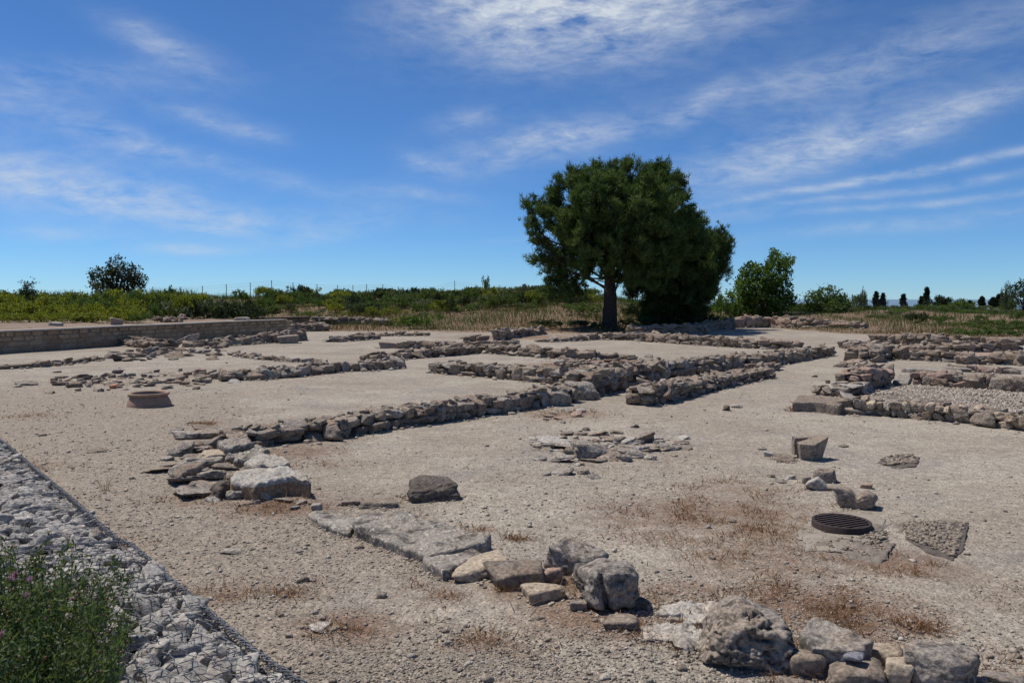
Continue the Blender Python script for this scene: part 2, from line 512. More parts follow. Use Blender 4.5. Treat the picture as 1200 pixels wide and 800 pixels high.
def gz(x, y, fine=True):
    x, y = np.asarray(x, float), np.asarray(y, float)
    sh = np.shape(x)
    x, y = np.atleast_1d(x).ravel(), np.atleast_1d(y).ravel()
    y0 = np.interp(x, Y0X, Y0Y)
    H = np.interp(x, [-60, -30, 0, 6, 14, 20, 40, 80], [2.2, 2.25, 2.4, 2.35, 1.6, 1.15, 1.0, .9])
    z = H * sstep(0, 24, y - y0)
    rr = np.hypot(x, y)
    z = z - 62 * sstep(95, 420, rr)
    P = np.stack([x, y, x * 0], 1)
    z = z + .22 * fbm(P * .12, 3, 3) * sstep(0, 12, y - y0)
    z = z + .018 * fbm(P * .35, 2, 8)
    gd = gab_dist(x, y)
    z = z + .55 * sstep(1.35, 2.6, gd) * sstep(30, 12, rr)
    z = z - .10 * sstep(-.02, .06, gd) * sstep(1.5, 1.2, gd) * sstep(24, 20, y)
    if fine:
        z = z + .010 * fbm(P * 1.6, 4, 21, .6) * sstep(60, 20, rr)
    return z.reshape(sh) if sh else float(z[0])


def V(px, d, z=None):
    x = (px - 600) / FPX * d
    return Vector((x, d, gz(x, d) if z is None else z))


RUST = [  # dry rusty patches on the ground: px, py, radius m, strength
    (330, 592, .55, .8), (230, 585, .5, .5), (415, 735, .35, .7), (560, 752, .2, .6), (640, 690, .45, .7), (690, 725, .5, .75), (255, 697, .3, .6), (345, 697, .2, .6),
    (800, 605, 1.0, .6), (860, 600, .9, .6), (890, 622, .6, .6), (880, 645, .7, .5), (770, 628, .7, .4), (900, 660, .8, .55), (965, 715, .7, .8), (930, 695, .5, .6), (1000, 735, .5, .7),
    (1075, 735, .2, .8), (1045, 662, .5, .7), (1090, 668, .4, .5), (800, 690, .35, .6), (840, 570, .8, .4), (870, 575, .6, .5), (240, 497, .3, .8), (345, 530, .7, .6), (390, 545, .4, .4),
    (565, 622, .25, .5), (605, 632, .12, .8), (40, 488, .8, .4), (30, 545, .6, .5), (660, 485, .9, .6), (700, 530, 1.2, .35), (660, 428, 1.2, .7), (720, 424, 1.8, .7), (1015, 463, .6, .8),
    (1040, 385, 5, .9), (610, 395, 4, .7), (400, 386, 5, .6), (150, 447, 2.2, .35), (230, 440, 1.5, .4), (230, 410, 2, .4), (940, 398, 3, .35), (990, 403, 2, .3), (350, 440, 1.2, .3), (560, 388, 5, .5), (690, 393, 3, .5),
    (130, 640, .4, .4), (300, 690, .5, .3), (480, 690, .5, .35), (520, 700, .3, .5), (740, 700, .4, .4), (600, 765, .3, .3), (1150, 780, .5, .4), (1190, 700, .6, .3)]
RP = [(*G(a, b)[:2], r, s) for a, b, r, s in RUST]


def rust_at(x, y):
    v = np.zeros(np.shape(x))
    for (cx, cy, r, s) in RP:
        k = np.hypot((x - cx) / 1.3, (y - cy)) / r
        v = np.maximum(v, s * np.exp(-k * k))
    y0 = np.interp(x, Y0X, Y0Y)
    v = np.maximum(v, .85 * sstep(-2.5, 2, y - y0))
    return v


def grit_at(x, y):
    """where loose grey gravel covers the earth: the strip beside the gabions"""
    P = np.stack([np.ravel(x), np.ravel(y), np.zeros(np.size(x))], 1)
    nz = fbm(P * .7, 4, 44, .6).reshape(np.shape(x))
    edge = np.interp(y, [3, 6, 9, 13, 20, 26], [.3, .1, -1.2, -3.2, -7.5, -13])
    return sstep(-.6, .9, edge - np.asarray(x) + 1.1 * nz) * sstep(24, 15, np.asarray(y))


def ground():
    n = 420
    u = np.linspace(-1, 1, n)
    gx = np.sinh(u * 9.2) / np.sinh(9.2) * 1500
    # finer rows ahead of the camera
    w = np.linspace(-.42, 1, 560)
    gy = np.sinh(w * 8.2) / np.sinh(8.2) * 1500 + 6
    X, Y = np.meshgrid(gx, gy)
    Z = gz(X, Y)
    R = rust_at(X, Y)
    Vv = np.stack([X.ravel(), Y.ravel(), Z.ravel()], 1)
    nx, ny = len(gx), len(gy)
    i = np.arange((ny - 1) * nx).reshape(ny - 1, nx)[:, :-1].ravel()
    F = np.stack([i, i + 1, i + nx + 1, i + nx], 1)
    o = link('ground', mesh_np('ground', Vv, F, M['earth'], True, {'rust': R.ravel(), 'grit': grit_at(X, Y).ravel()}))
    tag(o, kind='structure')
    # the sea far below the plateau
    th = np.linspace(0, 2 * math.pi, 65)[:-1]
    rings = [0, 200, 2000, 12000, 60000]
    Vs = [(0, 0, -45)]
    for r in rings[1:]:
        Vs += [(r * math.cos(a), r * math.sin(a), -45) for a in th]
    Fs = []
    for k in range(len(rings) - 2):
        for j in range(64):
            a, b = 1 + k * 64 + j, 1 + k * 64 + (j + 1) % 64
            Fs.append((a, b, b + 64, a + 64))
    tag(link('sea', mesh_np('sea', Vs, Fs, M['sea'])), kind='structure')


ground()

# ------------------------------------------------------------------ stones shared by the walls
BLOCKS = []
for k in range(24):
    Vr, Fr = rock_verts(100 + k, 4, p=random.choice([12, 18, 26]), cuts=random.choice([4, 6, 9]), rough=.10, fscale=2.2, tilt=.22, cut=(.62, 1.1), octv=6, pits=.16 if k % 3 == 0 else .07, pscale=3.6)
    BLOCKS.append((Vr, Fr))
ASHLAR = [rock_verts(300 + k, 3, p=30, cuts=1, rough=.03, fscale=2.5, tilt=.05) for k in range(6)]
BLOCK_ME = {}


def link_block(name, k, mat, parent, loc, rot, scale):
    """a stone that shares its mesh with others and carries its own material"""
    if k not in BLOCK_ME:
        Vr, Fr = ASHLAR[k[1]] if isinstance(k, tuple) else BLOCKS[k]
        BLOCK_ME[k] = mesh_np('stone', Vr, Fr, M['wall_stone'])
    o = link(name, BLOCK_ME[k], parent, loc, rot, scale)
    o.material_slots[0].link = 'OBJECT'
    o.material_slots[0].material = M[mat]
    return o


R = random.Random(11)


def stone(parent, origin, p, dims, yaw, mat, tilt=.06, name='stone', k=None):
    """one stone of a wall, a part of its thing"""
    k = R.randrange(len(BLOCKS)) if k is None else k
    flip = R.choice([0, math.pi]) + (math.pi * 0)
    return link_block(name, k, mat, parent, Vector(p) - Vector(origin), (R.gauss(0, tilt), R.gauss(0, tilt), yaw + flip + R.gauss(0, .07)), dims)


def prism_along(P, N, t, h, jit=.03, z0=-.12):
    """rough earth core inside a wall"""
    Vv, F = [], []
    for (p, n, hh) in zip(P, N, h):
        for (o, zz) in ((.10, z0), (.13, hh * .9), (t * .5, hh + .02), (t - .13, hh * .9), (t - .10, z0)):
            q = p + n * o
            Vv.append((q.x + R.gauss(0, jit), q.y + R.gauss(0, jit), gz(q.x, q.y) + zz))
    for i in range(len(P) - 1):
        for j in range(4):
            a = i * 5 + j
            F.append((a, a + 1, a + 6, a + 5))
    return Vv, F


DEBRIS = []


def GT(px, py):
    """the place on the modelled ground that a pixel shows"""
    p = G(px, py)
    if p.y < 38:
        p.z = 0
        return p
    d = ray(px, py)
    y = 36.0
    while y < p.y * 1.05:
        s_ = y / d.y
        if CAM_H + d.z * s_ <= gz(d.x * s_, y) + .002:
            break
        y += .15
    s_ = y / d.y
    return Vector((d.x * s_, y, 0))


def wall(label, pts, h, t=.5, L=.38, ch=.17, mat='wall_stone', group=None, name='stone_wall', cat='ruined wall', top=.5, zbase=None, gap=.04, flip=False, mats=None, jag=.25):
    """a ruined stone wall; pts are photograph pixels along the foot of its near face, h its height (one value or one per point)"""
    P = [GT(*p) for p in pts]
    H = list(h) if isinstance(h, (list, tuple)) else [h] * len(P)
    H = [hh * q.y / G(*p).y for hh, q, p in zip(H, P, pts)]
    o0 = P[0].copy()
    o0.z = gz(o0.x, o0.y) if zbase is None else zbase
    e = empty(name, o0, label, cat, group)
    count = 0
    dens = []
    for i in range(len(P) - 1):
        a, b = P[i], P[i + 1]
        dvec = (b - a)
        dvec.z = 0
        ln = dvec.length
        dr = dvec / ln
        nn = Vector((-dr.y, dr.x, 0))
        mid = (a + b) / 2
        if nn.dot(Vector((mid.x, mid.y, 0))) < 0:
            nn = -nn
        if flip:
            nn = -nn
        yaw = math.atan2(dr.y, dr.x)
        rows = [0] if t < .3 else ([.25, .75] if t < .8 else [.17, .5, .83])
        rw = t / len(rows)
        hm = max(H[i], H[i + 1])
        ncs = max(1, round(hm / (ch * 1.08)))
        for ri, rf in enumerate(rows):
            off = t / 2 if rows == [0] else rf * t
            for c in range(ncs):
                s = R.uniform(-.12, .06)
                topc = c == ncs - 1
                while s < ln - .04:
                    l = L * .86 * R.uniform(.45, 1.4)
                    if R.random() < .18:
                        l *= 1.4
                    l = min(l, ln - s + .12)
                    if l < L * .3:
                        break
                    hh = H[i] + (H[i + 1] - H[i]) * min(1, max(0, (s + l / 2) / ln))
                    cz = hh / ncs
                    z = (c + .5) * cz + R.gauss(0, cz * .10)
                    if topc and R.random() < gap:
                        s += l
                        continue
                    zs = cz * .56 * R.uniform(.8, 1.25)
                    tall = ncs > 1 and c == 0 and ri == 0 and R.random() < .16
                    if tall:
                        zs, z = hh * .5 * R.uniform(.85, 1.08), hh * .48
                    if topc:
                        zs *= 1 + R.uniform(-jag, jag * .9)
                    q = a + dr * (s + l / 2) + nn * (off + R.gauss(0, .03) - (.03 if tall else 0))
                    zb = gz(q.x, q.y) if zbase is None else zbase
                    mt = R.choice(mats) if mats else mat
                    if count < 296:
                        stone(e, o0, (q.x, q.y, zb + z - (cz * .5 - min(zs, cz * .5)) * .4), (l * .53, rw * .56 * R.uniform(.8, 1.15), zs), yaw, mt, .10 if topc else .07)
                        count += 1
                    s += l * R.uniform(.96, 1.03)
        # small stones lying in the wall's top
        for _ in range(int(ln / L * top * len(rows))):
            if count >= 299:
                break
            s, off = R.uniform(0, ln), R.uniform(.12, .88) * t
            hh = H[i] + (H[i + 1] - H[i]) * s / ln
            q = a + dr * s + nn * off
            zb = gz(q.x, q.y) if zbase is None else zbase
            k = L * R.uniform(.16, .34)
            stone(e, o0, (q.x, q.y, zb + hh + k * .12), (k, k * R.uniform(.6, .9), k * R.uniform(.3, .55)), R.uniform(0, 6.3), R.choice(mats) if mats else mat, .2)
            count += 1
        npt = max(2, int(ln / .5))
        PP = [a + dr * (ln * j / (npt - 1)) for j in range(npt)]
        hh = [(H[i] + (H[i + 1] - H[i]) * j / (npt - 1)) * .9 for j in range(npt)]
        Vv, F = prism_along(PP, [nn] * npt, t, hh)
        Vv = [(x - o0.x, y - o0.y, z - o0.z) for x, y, z in Vv]
        link('earth_fill', mesh_np('earth_fill', Vv, F, M['fill'], False), e)
    for i in range(len(P) - 1):
        a, b = P[i], P[i + 1]
        ln = (b - a).length
        for _ in range(int(ln * 9)):
            q = a.lerp(b, R.random())
            toc = -Vector((q.x, q.y, 0)).normalized()
            o_ = abs(R.gauss(0, .16)) + .02
            DEBRIS.append((q.x + toc.x * o_ + R.gauss(0, .06), q.y + toc.y * o_ + R.gauss(0, .06), L * min(.28, .05 + abs(R.gauss(0, .07)))))
    return e


GW = 'ruined stone walls of the excavation'
WS3 = ['wall_stone', 'wall_stone', 'grey_stone', 'wall_stone', 'wall_stone', 'brown_stone', 'far_stone']
FAR3 = ['far_stone', 'far_stone', 'wall_stone']
wall('long low rubble wall running from the collapsed stone heap towards the centre', [(262, 525), (305, 523), (400, 514), (450, 505), (520, 494), (600, 483), (672, 471.5)], [.22, .25, .27, .28, .3, .3, .34], .55, .29, .13, group=GW, mats=WS3, top=1.3, gap=0)
wall('short rubble wall left of the junction, its near end rounded', [(502, 437), (560, 441), (625, 448), (690, 457)], [.3, .33, .38, .42], .6, .42, .18, group=GW, mats=['wall_stone', 'wall_stone', 'grey_stone', 'brown_stone'], gap=0)
wall('tallest central rubble wall ending in a dark square corner', [(692, 466), (737, 457), (800, 446), (880, 432.5)], [.55, .54, .5, .46], .6, .34, .16, group=GW, mats=WS3, top=1.2, gap=0)
wall('free standing rubble wall in front of the tallest central wall', [(766, 477), (800, 468), (850, 455), (909, 441.5)], [.38, .36, .28, .22], .62, .29, .125, group=GW, mats=WS3, jag=.3, top=1.2, gap=0)
wall('small rubble stub closing the gap behind the free standing wall', [(893, 437), (916, 433)], [.25, .22], .6, .4, .2, group=GW)
wall('rubble wall with dark rounded end stones beside the open path', [(886, 434), (920, 427), (978, 416)], [.4, .36, .31], .7, .36, .16, group=GW, mats=WS3, top=1.0, gap=0)
wall('long straight rubble wall in the sun just in front of the pine', [(704, 398), (740, 399), (800, 403.5), (860, 407.5), (934, 410)], [.34, .38, .4, .38, .36], .6, .5, .2, mat='far_stone', group=GW, mats=FAR3)
wall('very low flat stones leading left from the pine trunk', [(640, 401), (672, 400), (702, 398)], [.14, .2, .28], .6, .6, .2, mat='far_stone', group=GW, mats=['far_stone', 'grey_stone'])
wall('low rubble wall slanting up to the bend in the middle distance', [(440, 424), (500, 419.5), (567, 414)], [.22, .28, .3], .7, .48, .18, group=GW, mats=FAR3)
wall('low rubble wall running right from the bend towards the dry patch', [(567, 414.5), (612, 418), (662, 421.5), (700, 421.5)], [.32, .34, .32, .26], .7, .5, .2, group=GW, mats=FAR3)
wall('last scattered stones of the wall by the dry orange patch', [(700, 421.5), (745, 421)], [.2, .12], .6, .5, .2, group=GW, mats=FAR3, gap=.3)
wall('low rubble wall left of centre ending in a blunt stone', [(258, 447), (300, 445.5), (345, 442), (400, 435), (440, 433.5), (476, 431)], [.2, .24, .24, .24, .22, .26], .8, .42, .17, group=GW, mats=['wall_stone', 'grey_stone', 'far_stone'])
wall('low rubble wall beginning with a squared block in the left distance', [(466, 408.5), (520, 409.5), (560, 408)], [.27, .26, .2], .9, .55, .2, mat='far_stone', group=GW, mats=FAR3)
wall('low broken wall line behind the squared block wall', [(548, 408), (606, 407.5)], [.2, .24], .8, .6, .2, mat='far_stone', group=GW, mats=FAR3)
wall('flat layered stones at the far left edge of the paving', [(398, 401), (445, 397.5)], [.2, .24], .9, .5, .1, mat='far_stone', group=GW, mats=['far_stone', 'grey_stone'])
wall('thin stone kerb line at the edge of the grass', [(410, 394.5), (502, 393.5)], [.14, .16], .6, .6, .14, mat='far_stone', group=GW, mats=FAR3)
wall('farthest left rubble wall below the green scrub', [(364, 380.5), (410, 380), (452, 382)], [.6, .55, .45], .7, .6, .22, mat='far_stone', group=GW, mats=FAR3)
wall('pair of long courses of stone alone at the grass edge', [(543, 401), (570, 401.5)], [.3, .3], .7, .7, .15, mat='far_stone', group=GW, mats=['far_stone'], top=.1)
wall('dark rubble wall climbing into the grass left of the pine', [(592, 399), (612, 395), (640, 391.5)], [.52, .45, .36], .7, .55, .2, mat='far_stone', group=GW, mats=FAR3)
wall('dark rubble wall end beside the end of the retaining wall', [(333, 389), (384, 388)], [.45, .5], 1.0, .6, .2, mat='far_stone', group=GW, mats=FAR3)
wall('rubble wall in front of the retaining wall rising to the right', [(215, 407), (262, 406), (300, 403.5), (330, 401), (361, 399)], [.18, .28, .32, .46, .52], .9, .55, .2, mat='far_stone', group=GW, mats=FAR3)
wall('short stepped rubble wall reaching out from the retaining wall', [(140, 405), (182, 409)], [.34, .3], 1.1, .5, .17, mat='wall_stone', group=GW, mats=['wall_stone', 'far_stone'])
wall('thin row of dark half buried stones at far left', [(0, 433), (60, 429), (100, 425), (120, 422)], [.1, .13, .14, .12], .3, .5, .2, mat='far_stone', group=GW, mats=['far_stone', 'brown_stone'], gap=.25, top=.2)
wall('thin broken row of flat stones crossing the paving', [(268, 416), (300, 420.5), (340, 424), (372, 424.5)], [.1, .12, .1, .1], .35, .5, .2, mat='grey_stone', group=GW, mats=['grey_stone', 'far_stone'], gap=.2, top=.2)
# the walls on the right
wall('pale rounded cobble wall along the gravel room at right', [(986, 484.5), (1050, 489), (1125, 496.5), (1210, 508), (1290, 520)], [.27, .28, .27, .26, .26], .42, .25, .13, group=GW, mats=['wall_stone', 'cream_stone', 'grey_stone', 'wall_stone', 'brown_stone'], top=.9)
wall('short pale wall behind the long block at right', [(957, 464), (992, 465), (1016, 461)], [.17, .23, .25], .55, .3, .14, group=GW, mats=['grey_stone', 'white_stone', 'wall_stone'])
wall('dark square wall end between the path and the gravel room', [(1019, 458), (1033, 454), (1045, 449.5)], [.42, .44, .44], .8, .5, .22, group=GW, mats=['pink_stone', 'brown_stone'])
wall('brown rubble wall behind the gravel room', [(1067, 450.5), (1110, 454.5), (1158, 458)], [.3, .32, .33], .5, .4, .16, group=GW, mats=['wall_stone', 'brown_stone', 'pink_stone'])
wall('row of large squared stones at the right end behind the gravel room', [(1159, 458.5), (1205, 462.5), (1260, 467)], [.3, .3, .3], .45, .6, .3, group=GW, mats=['wall_stone', 'brown_stone'])
wall('row of squared stones on the long paving slabs at right', [(1111, 434), (1150, 436), (1190, 438)], [.16, .16, .14], .35, .5, .17, group=GW, mats=['wall_stone', 'pink_stone', 'grey_stone'], top=.1)
wall('second rubble wall back from the gravel room', [(1046, 421), (1095, 423.5), (1138, 425)], [.33, .33, .33], .6, .45, .17, group=GW, mats=['far_stone', 'wall_stone'])
wall('rubble wall at the right edge beyond the paving slabs', [(1157, 427), (1200, 428.5), (1260, 431)], [.36, .38, .38], .6, .55, .19, group=GW, mats=['far_stone', 'wall_stone'])
wall('rounded stone heap at the doorway of the second wall', [(1136, 427.5), (1153, 427)], [.3, .3], .6, .4, .16, group=GW, mats=['far_stone', 'wall_stone'])
wall('low rubble wall between the second and third walls at right', [(1050, 411), (1085, 413), (1119, 414)], [.24, .26, .28], .7, .5, .2, mat='far_stone', group=GW, mats=FAR3)
wall('third rubble wall at right with taller stones', [(1119, 415), (1172, 415.5)], [.42, .42], .8, .55, .2, mat='far_stone', group=GW, mats=FAR3)
wall('dark stone pier at the end of the third wall', [(1173, 411.5), (1187, 412)], [.5, .5], .8, .7, .25, mat='far_stone', group=GW, mats=['far_stone', 'brown_stone'])
wall('backmost rubble wall at right against the dry grass', [(1018, 402.5), (1060, 404), (1104, 406)], [.36, .46, .5], .7, .55, .2, mat='far_stone', group=GW, mats=FAR3)
wall('low end of the backmost wall reaching the right edge', [(1105, 402), (1150, 403.5), (1215, 405.5)], [.34, .32, .3], .6, .6, .2, mat='far_stone', group=GW, mats=FAR3)
wall('low curved stone edge where the path meets the right ruins', [(982, 406.5), (998, 410), (1018, 411)], [.26, .3, .3], .9, .5, .2, mat='far_stone', group=GW, mats=['far_stone', 'grey_stone'])
wall('collapsed corner of rubble at the mouth of the right ruins', [(1009, 424), (1030, 424.5), (1048, 420)], [.3, .42, .5], 1.1, .42, .17, group=GW, mats=['wall_stone', 'far_stone', 'grey_stone'])
wall('flat threshold stones in front of the collapsed corner', [(991, 430), (1012, 432), (1026, 430)], [.1, .12, .16], .9, .42, .14, group=GW, mats=['wall_stone', 'cream_stone'])
wall('back rubble wall of pale stones right of the pine', [(864, 384.5), (900, 384), (945, 384), (975, 384.5), (1012, 385)], [.75, .78, .55, .36, .34], .8, .8, .3, mat='pink_stone', group=GW, mats=['pink_stone', 'far_stone', 'wall_stone'])
wall('dark rubble wall in the deep shade of the pine', [(742, 393), (790, 392), (832, 391)], [.45, .6, .5], .9, .6, .22, mat='far_stone', group=GW, mats=FAR3)
wall('shaded rubble wall joining the back wall right of the pine', [(826, 388), (862, 385.5)], [.5, .65], .9, .7, .25, mat='far_stone', group=GW, mats=FAR3)


# ------------------------------------------------------------------ the retaining wall and its terrace
def retaining_wall():
    A, B = G(-70, 420), G(304, 393.3)
    A = B + (A - B) * 1.55
    C = G(337, 391.8)
    e = empty('retaining_wall', A, 'long straight retaining wall with a pale coping at far left', 'retaining wall')
    for (a, b) in ((A, B), (B, C)):
        dr = (b - a)
        ln = dr.length
        dr = dr / ln
        nn = Vector((-dr.y, dr.x, 0))
        if nn.dot(a) < 0:
            nn = -nn
        yaw = math.atan2(dr.y, dr.x)
        # mortar body
        Vv, F = [], []
        N = 14
        for i in range(N + 1):
            q = a + dr * ln * i / N
            for (of, z) in ((.06, -.2), (.06, .86), (.55, .86), (.55, -.2)):
                w = q + nn * of
                Vv.append((w.x - A.x, w.y - A.y, z - A.z))
        for i in range(N):
            for j in range(3):
                k = i * 4 + j
                F.append((k, k + 1, k + 5, k + 4))
        link('mortar', mesh_np('mortar', Vv, F, M['mortar'], False), e)
        z = 0.0
        for c in range(4):
            hc = [.25, .23, .2, .17][c]
            s = -.1 * R.random()
            while s < ln:
                l = R.uniform(.42, .95) * (1 if c < 2 else .8)
                q = a + dr * (s + l / 2) + nn * .10
                stone(e, A, (q.x, q.y, z + hc / 2), (l * .495, .075 + R.uniform(-.02, .022), hc * R.uniform(.46, .50)), yaw, 'ashlar', .006, k=('a', R.randrange(6)))
                s += l * 1.02
            z += hc
        # coping slabs
        s = 0
        while s < ln:
            l = min(R.uniform(1.6, 2.6), ln - s)
            q = a + dr * (s + l / 2) + nn * .26
            bm = bmesh.new()
            bmesh.ops.create_cube(bm, size=1)
            bmesh.ops.scale(bm, vec=(l - .02, .62, .08), verts=bm.verts)
            bmesh.ops.bevel(bm, geom=bm.edges[:], offset=.015, segments=1, affect='EDGES')
            me = bpy.data.meshes.new('coping_slab')
            bm.to_mesh(me)
            bm.free()
            me.materials.append(M['coping'])
            link('coping_slab', me, e, Vector((q.x, q.y, .90 + R.uniform(-.006, .006))) - A, (0, R.gauss(0, .002), yaw))
            s += l
    # terrace of earth behind it
    dr = (B - A).normalized()
    nn = Vector((-dr.y, dr.x, 0))
    if nn.dot(A) < 0:
        nn = -nn
    nu, nv = 60, 40
    Vv = []
    for i in range(nu):
        for j in range(nv):
            q = A + (C - A) * (i / (nu - 1)) + nn * (.5 + 16 * (j / (nv - 1)))
            z = .87 + .10 * sstep(0, 3, np.array(j / (nv - 1) * 16.0)) + .05 * float(vnoise(np.array([[q.x * .8, q.y * .8, 0]]), 4)[0])
            z -= 1.3 * max(0, (j / (nv - 1) - .75) / .25) ** 2
            Vv.append((q.x, q.y, float(z)))
    F = [(i * nv + j, (i + 1) * nv + j, (i + 1) * nv + j + 1, i * nv + j + 1) for i in range(nu - 1) for j in range(nv - 1)]
    k0 = len(Vv)                                   # earth slope closing the terrace's open end
    Vv += [(Vv[j][0] - dr.x * 1.6, Vv[j][1] - dr.y * 1.6, -.3) for j in range(nv)]
    F += [(j, j + 1, k0 + j + 1, k0 + j) for j in range(nv - 1)]
    o = link('terrace_ground', mesh_np('terrace_ground', Vv, F, M['earth'], True, {'rust': np.full(len(Vv), .55)}))
    tag(o, kind='structure')
    return A, B, C, nn, dr


RA_, RB_, RC_, RN_, RD_ = retaining_wall()


def timber_wall():
    """second, capped retaining wall seen end on behind the first one"""
    a, b = GT(296, 388), GT(362, 383)
    a.z, b.z = gz(a.x, a.y) - .05, gz(b.x, b.y) - .05
    b.z = a.z
    e = empty('capped_wall', a, 'dark low wall with a thin overhanging cap behind the retaining wall', 'low wall')
    dr = (b - a)
    ln = dr.length
    dr.normalize()
    yaw = math.atan2(dr.y, dr.x)
    nn = Vector((-dr.y, dr.x, 0))
    nn = nn if nn.dot(a) > 0 else -nn
    z = 0
    for c in range(4):
        s = 0
        while s < ln:
            l = R.uniform(.6, 1.1)
            q = a + dr * (s + l / 2) + nn * .2
            stone(e, a, (q.x, q.y, a.z + z + .11), (l * .5, .2, .115), yaw, 'ashlar', .01, k=('a', R.randrange(6)))
            s += l
        z += .21
    q = a + dr * ln / 2 + nn * .2
    bm = bmesh.new()
    bmesh.ops.create_cube(bm, size=1)
    bmesh.ops.scale(bm, vec=(ln + .2, .7, .10), verts=bm.verts)
    bmesh.ops.bevel(bm, geom=bm.edges[:], offset=.02, segments=1, affect='EDGES')
    me = bpy.data.meshes.new('cap')
    bm.to_mesh(me)
    bm.free()
    me.materials.append(M['timber'])
    link('cap', me, e, Vector((q.x, q.y, a.z + z + .07)) - a, (0, 0, yaw))


timber_wall()


# ------------------------------------------------------------------ single stones
def hero(name, label, cat, cx, yb, wpx, hpx, mat, seed, depth=.8, yaw=0.0, sub=4, tilt=(0, 0), group=None, shape=None, sink=.22, zb=None, **kw):
    """a loose stone: cx,yb the middle of its foot in the photograph, wpx x hpx its outline there"""
    base = G(cx, yb, zb or 0)
    d = base.y
    w = wpx * d / FPX
    dep = w * depth
    hh = max(.025, (hpx * d / FPX - dep * (CAM_H - (zb or 0)) / d) / (1 - dep / d))
    vd = Vector((base.x, base.y, 0)).normalized()
    c = base + vd * dep * .5
    Vr, Fr = rock_verts(seed, sub, **kw)
    if shape:
        Vr = shape(Vr.copy())
    ext = (Vr.max(0) - Vr.min(0)) / 2
    Vr = (Vr - (Vr.max(0) + Vr.min(0)) / 2) / ext
    hz = hh * (1 + sink)
    Vr = Vr * np.array([w / 2, dep / 2, hz / 2])
    Vr[:, 2] += hz / 2 - hh * sink
    me = mesh_np(name, Vr, Fr, M[mat])
    if zb is None and wpx > 18:
        for _ in range(int(14 + w * 45)):
            a_ = R.uniform(0, 6.28)
            k_ = R.uniform(.95, 1.25)
            DEBRIS.append((c.x + w * .5 * k_ * math.cos(a_), c.y + dep * .5 * k_ * math.sin(a_), R.uniform(.004, .022)))
    o = link(name, me, loc=(c.x, c.y, gz(c.x, c.y) if zb is None else zb), rot=(tilt[0], tilt[1], yaw - math.atan2(vd.x, vd.y)))
    return tag(o, label, cat, group, 'thing')


def outline_slab(name, label, cat, pts, th, mat, seed=1, parent=None, zb=None, rough=.012, kind=None, bevel=.04, n=88, edge=.012, tilt=(0, 0), side=None):
    """a slab: its top outline in photograph pixels at height th above the ground, given real thickness"""
    P = [G(px, py, th + (zb or 0)) for px, py in pts]
    cen = sum((Vector(p) for p in P), Vector()) / len(P)
    per = [(P[(i + 1) % len(P)] - P[i]).length for i in range(len(P))]
    tot = sum(per)
    ring = []
    for i in range(len(P)):
        k = max(1, round(n * per[i] / tot))
        for j in range(k):
            ring.append(P[i].lerp(P[(i + 1) % len(P)], j / k))
    ring = np.array([[p.x - cen.x, p.y - cen.y] for p in ring])
    m = len(ring)
    q = np.stack([ring[:, 0] * 9, ring[:, 1] * 9, np.full(m, seed * 1.3)], 1)
    nrm = ring / np.linalg.norm(ring, axis=1)[:, None]
    ring = ring + nrm * (fbm(q, 4, seed, .6) * edge * 1.6)[:, None]
    bv = bevel
    levels = [(1.0, -.08), (1.0, th * .45), (1.0 + .004, th - bv * .6), (1 - bv * .35, th - bv * .12)] + [(s, th) for s in (.93, .86, .78, .7, .6, .5, .4, .3, .2, .1)]
    Vv = []
    for s, z in levels:
        pts3 = np.column_stack([ring * s, np.full(m, z)])
        amp = rough if s < .97 else rough * .7
        nz = fbm(np.column_stack([pts3[:, :2] * 7, np.full(m, seed)]), 5, seed + 3, .6)
        if z > 0:
            pts3[:, 2] += amp * nz
        if s > .99:
            pts3[:, :2] += nrm * (vnoise(np.column_stack([pts3[:, :2] * 14, np.full(m, z * 30 + seed)]), seed) * edge)[:, None]
        Vv.append(pts3)
    Vv = np.vstack(Vv + [np.array([[0, 0, th]])])
    F = []
    for k in range(len(levels) - 1):
        for j in range(m):
            a, b = k * m + j, k * m + (j + 1) % m
            F.append((a, b, b + m)), F.append((a, b + m, a + m))
    lst = (len(levels) - 1) * m
    for j in range(m):
        F.append((lst + j, lst + (j + 1) % m, len(Vv) - 1))
    zz = gz(cen.x, cen.y) if zb is None else zb
    me = mesh_np(name, Vv, F, M[mat])
    if side:  # brown broken side faces, their shade put into the darker colour
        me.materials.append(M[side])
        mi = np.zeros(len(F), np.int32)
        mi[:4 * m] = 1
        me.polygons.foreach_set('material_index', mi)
    if zb is None and name in ('stone_slab', 'stone_block'):
        for j in range(0, m):
            for _ in range(2):
                k_ = R.uniform(.99, 1.12)
                DEBRIS.append((cen.x + ring[j, 0] * k_ + R.gauss(0, .02), cen.y + ring[j, 1] * k_ + R.gauss(0, .02), R.uniform(.004, .018)))
    o = link(name, me, parent, (cen.x, cen.y, zz), (tilt[0], tilt[1], 0))
    return tag(o, label, cat, None, kind or 'thing')


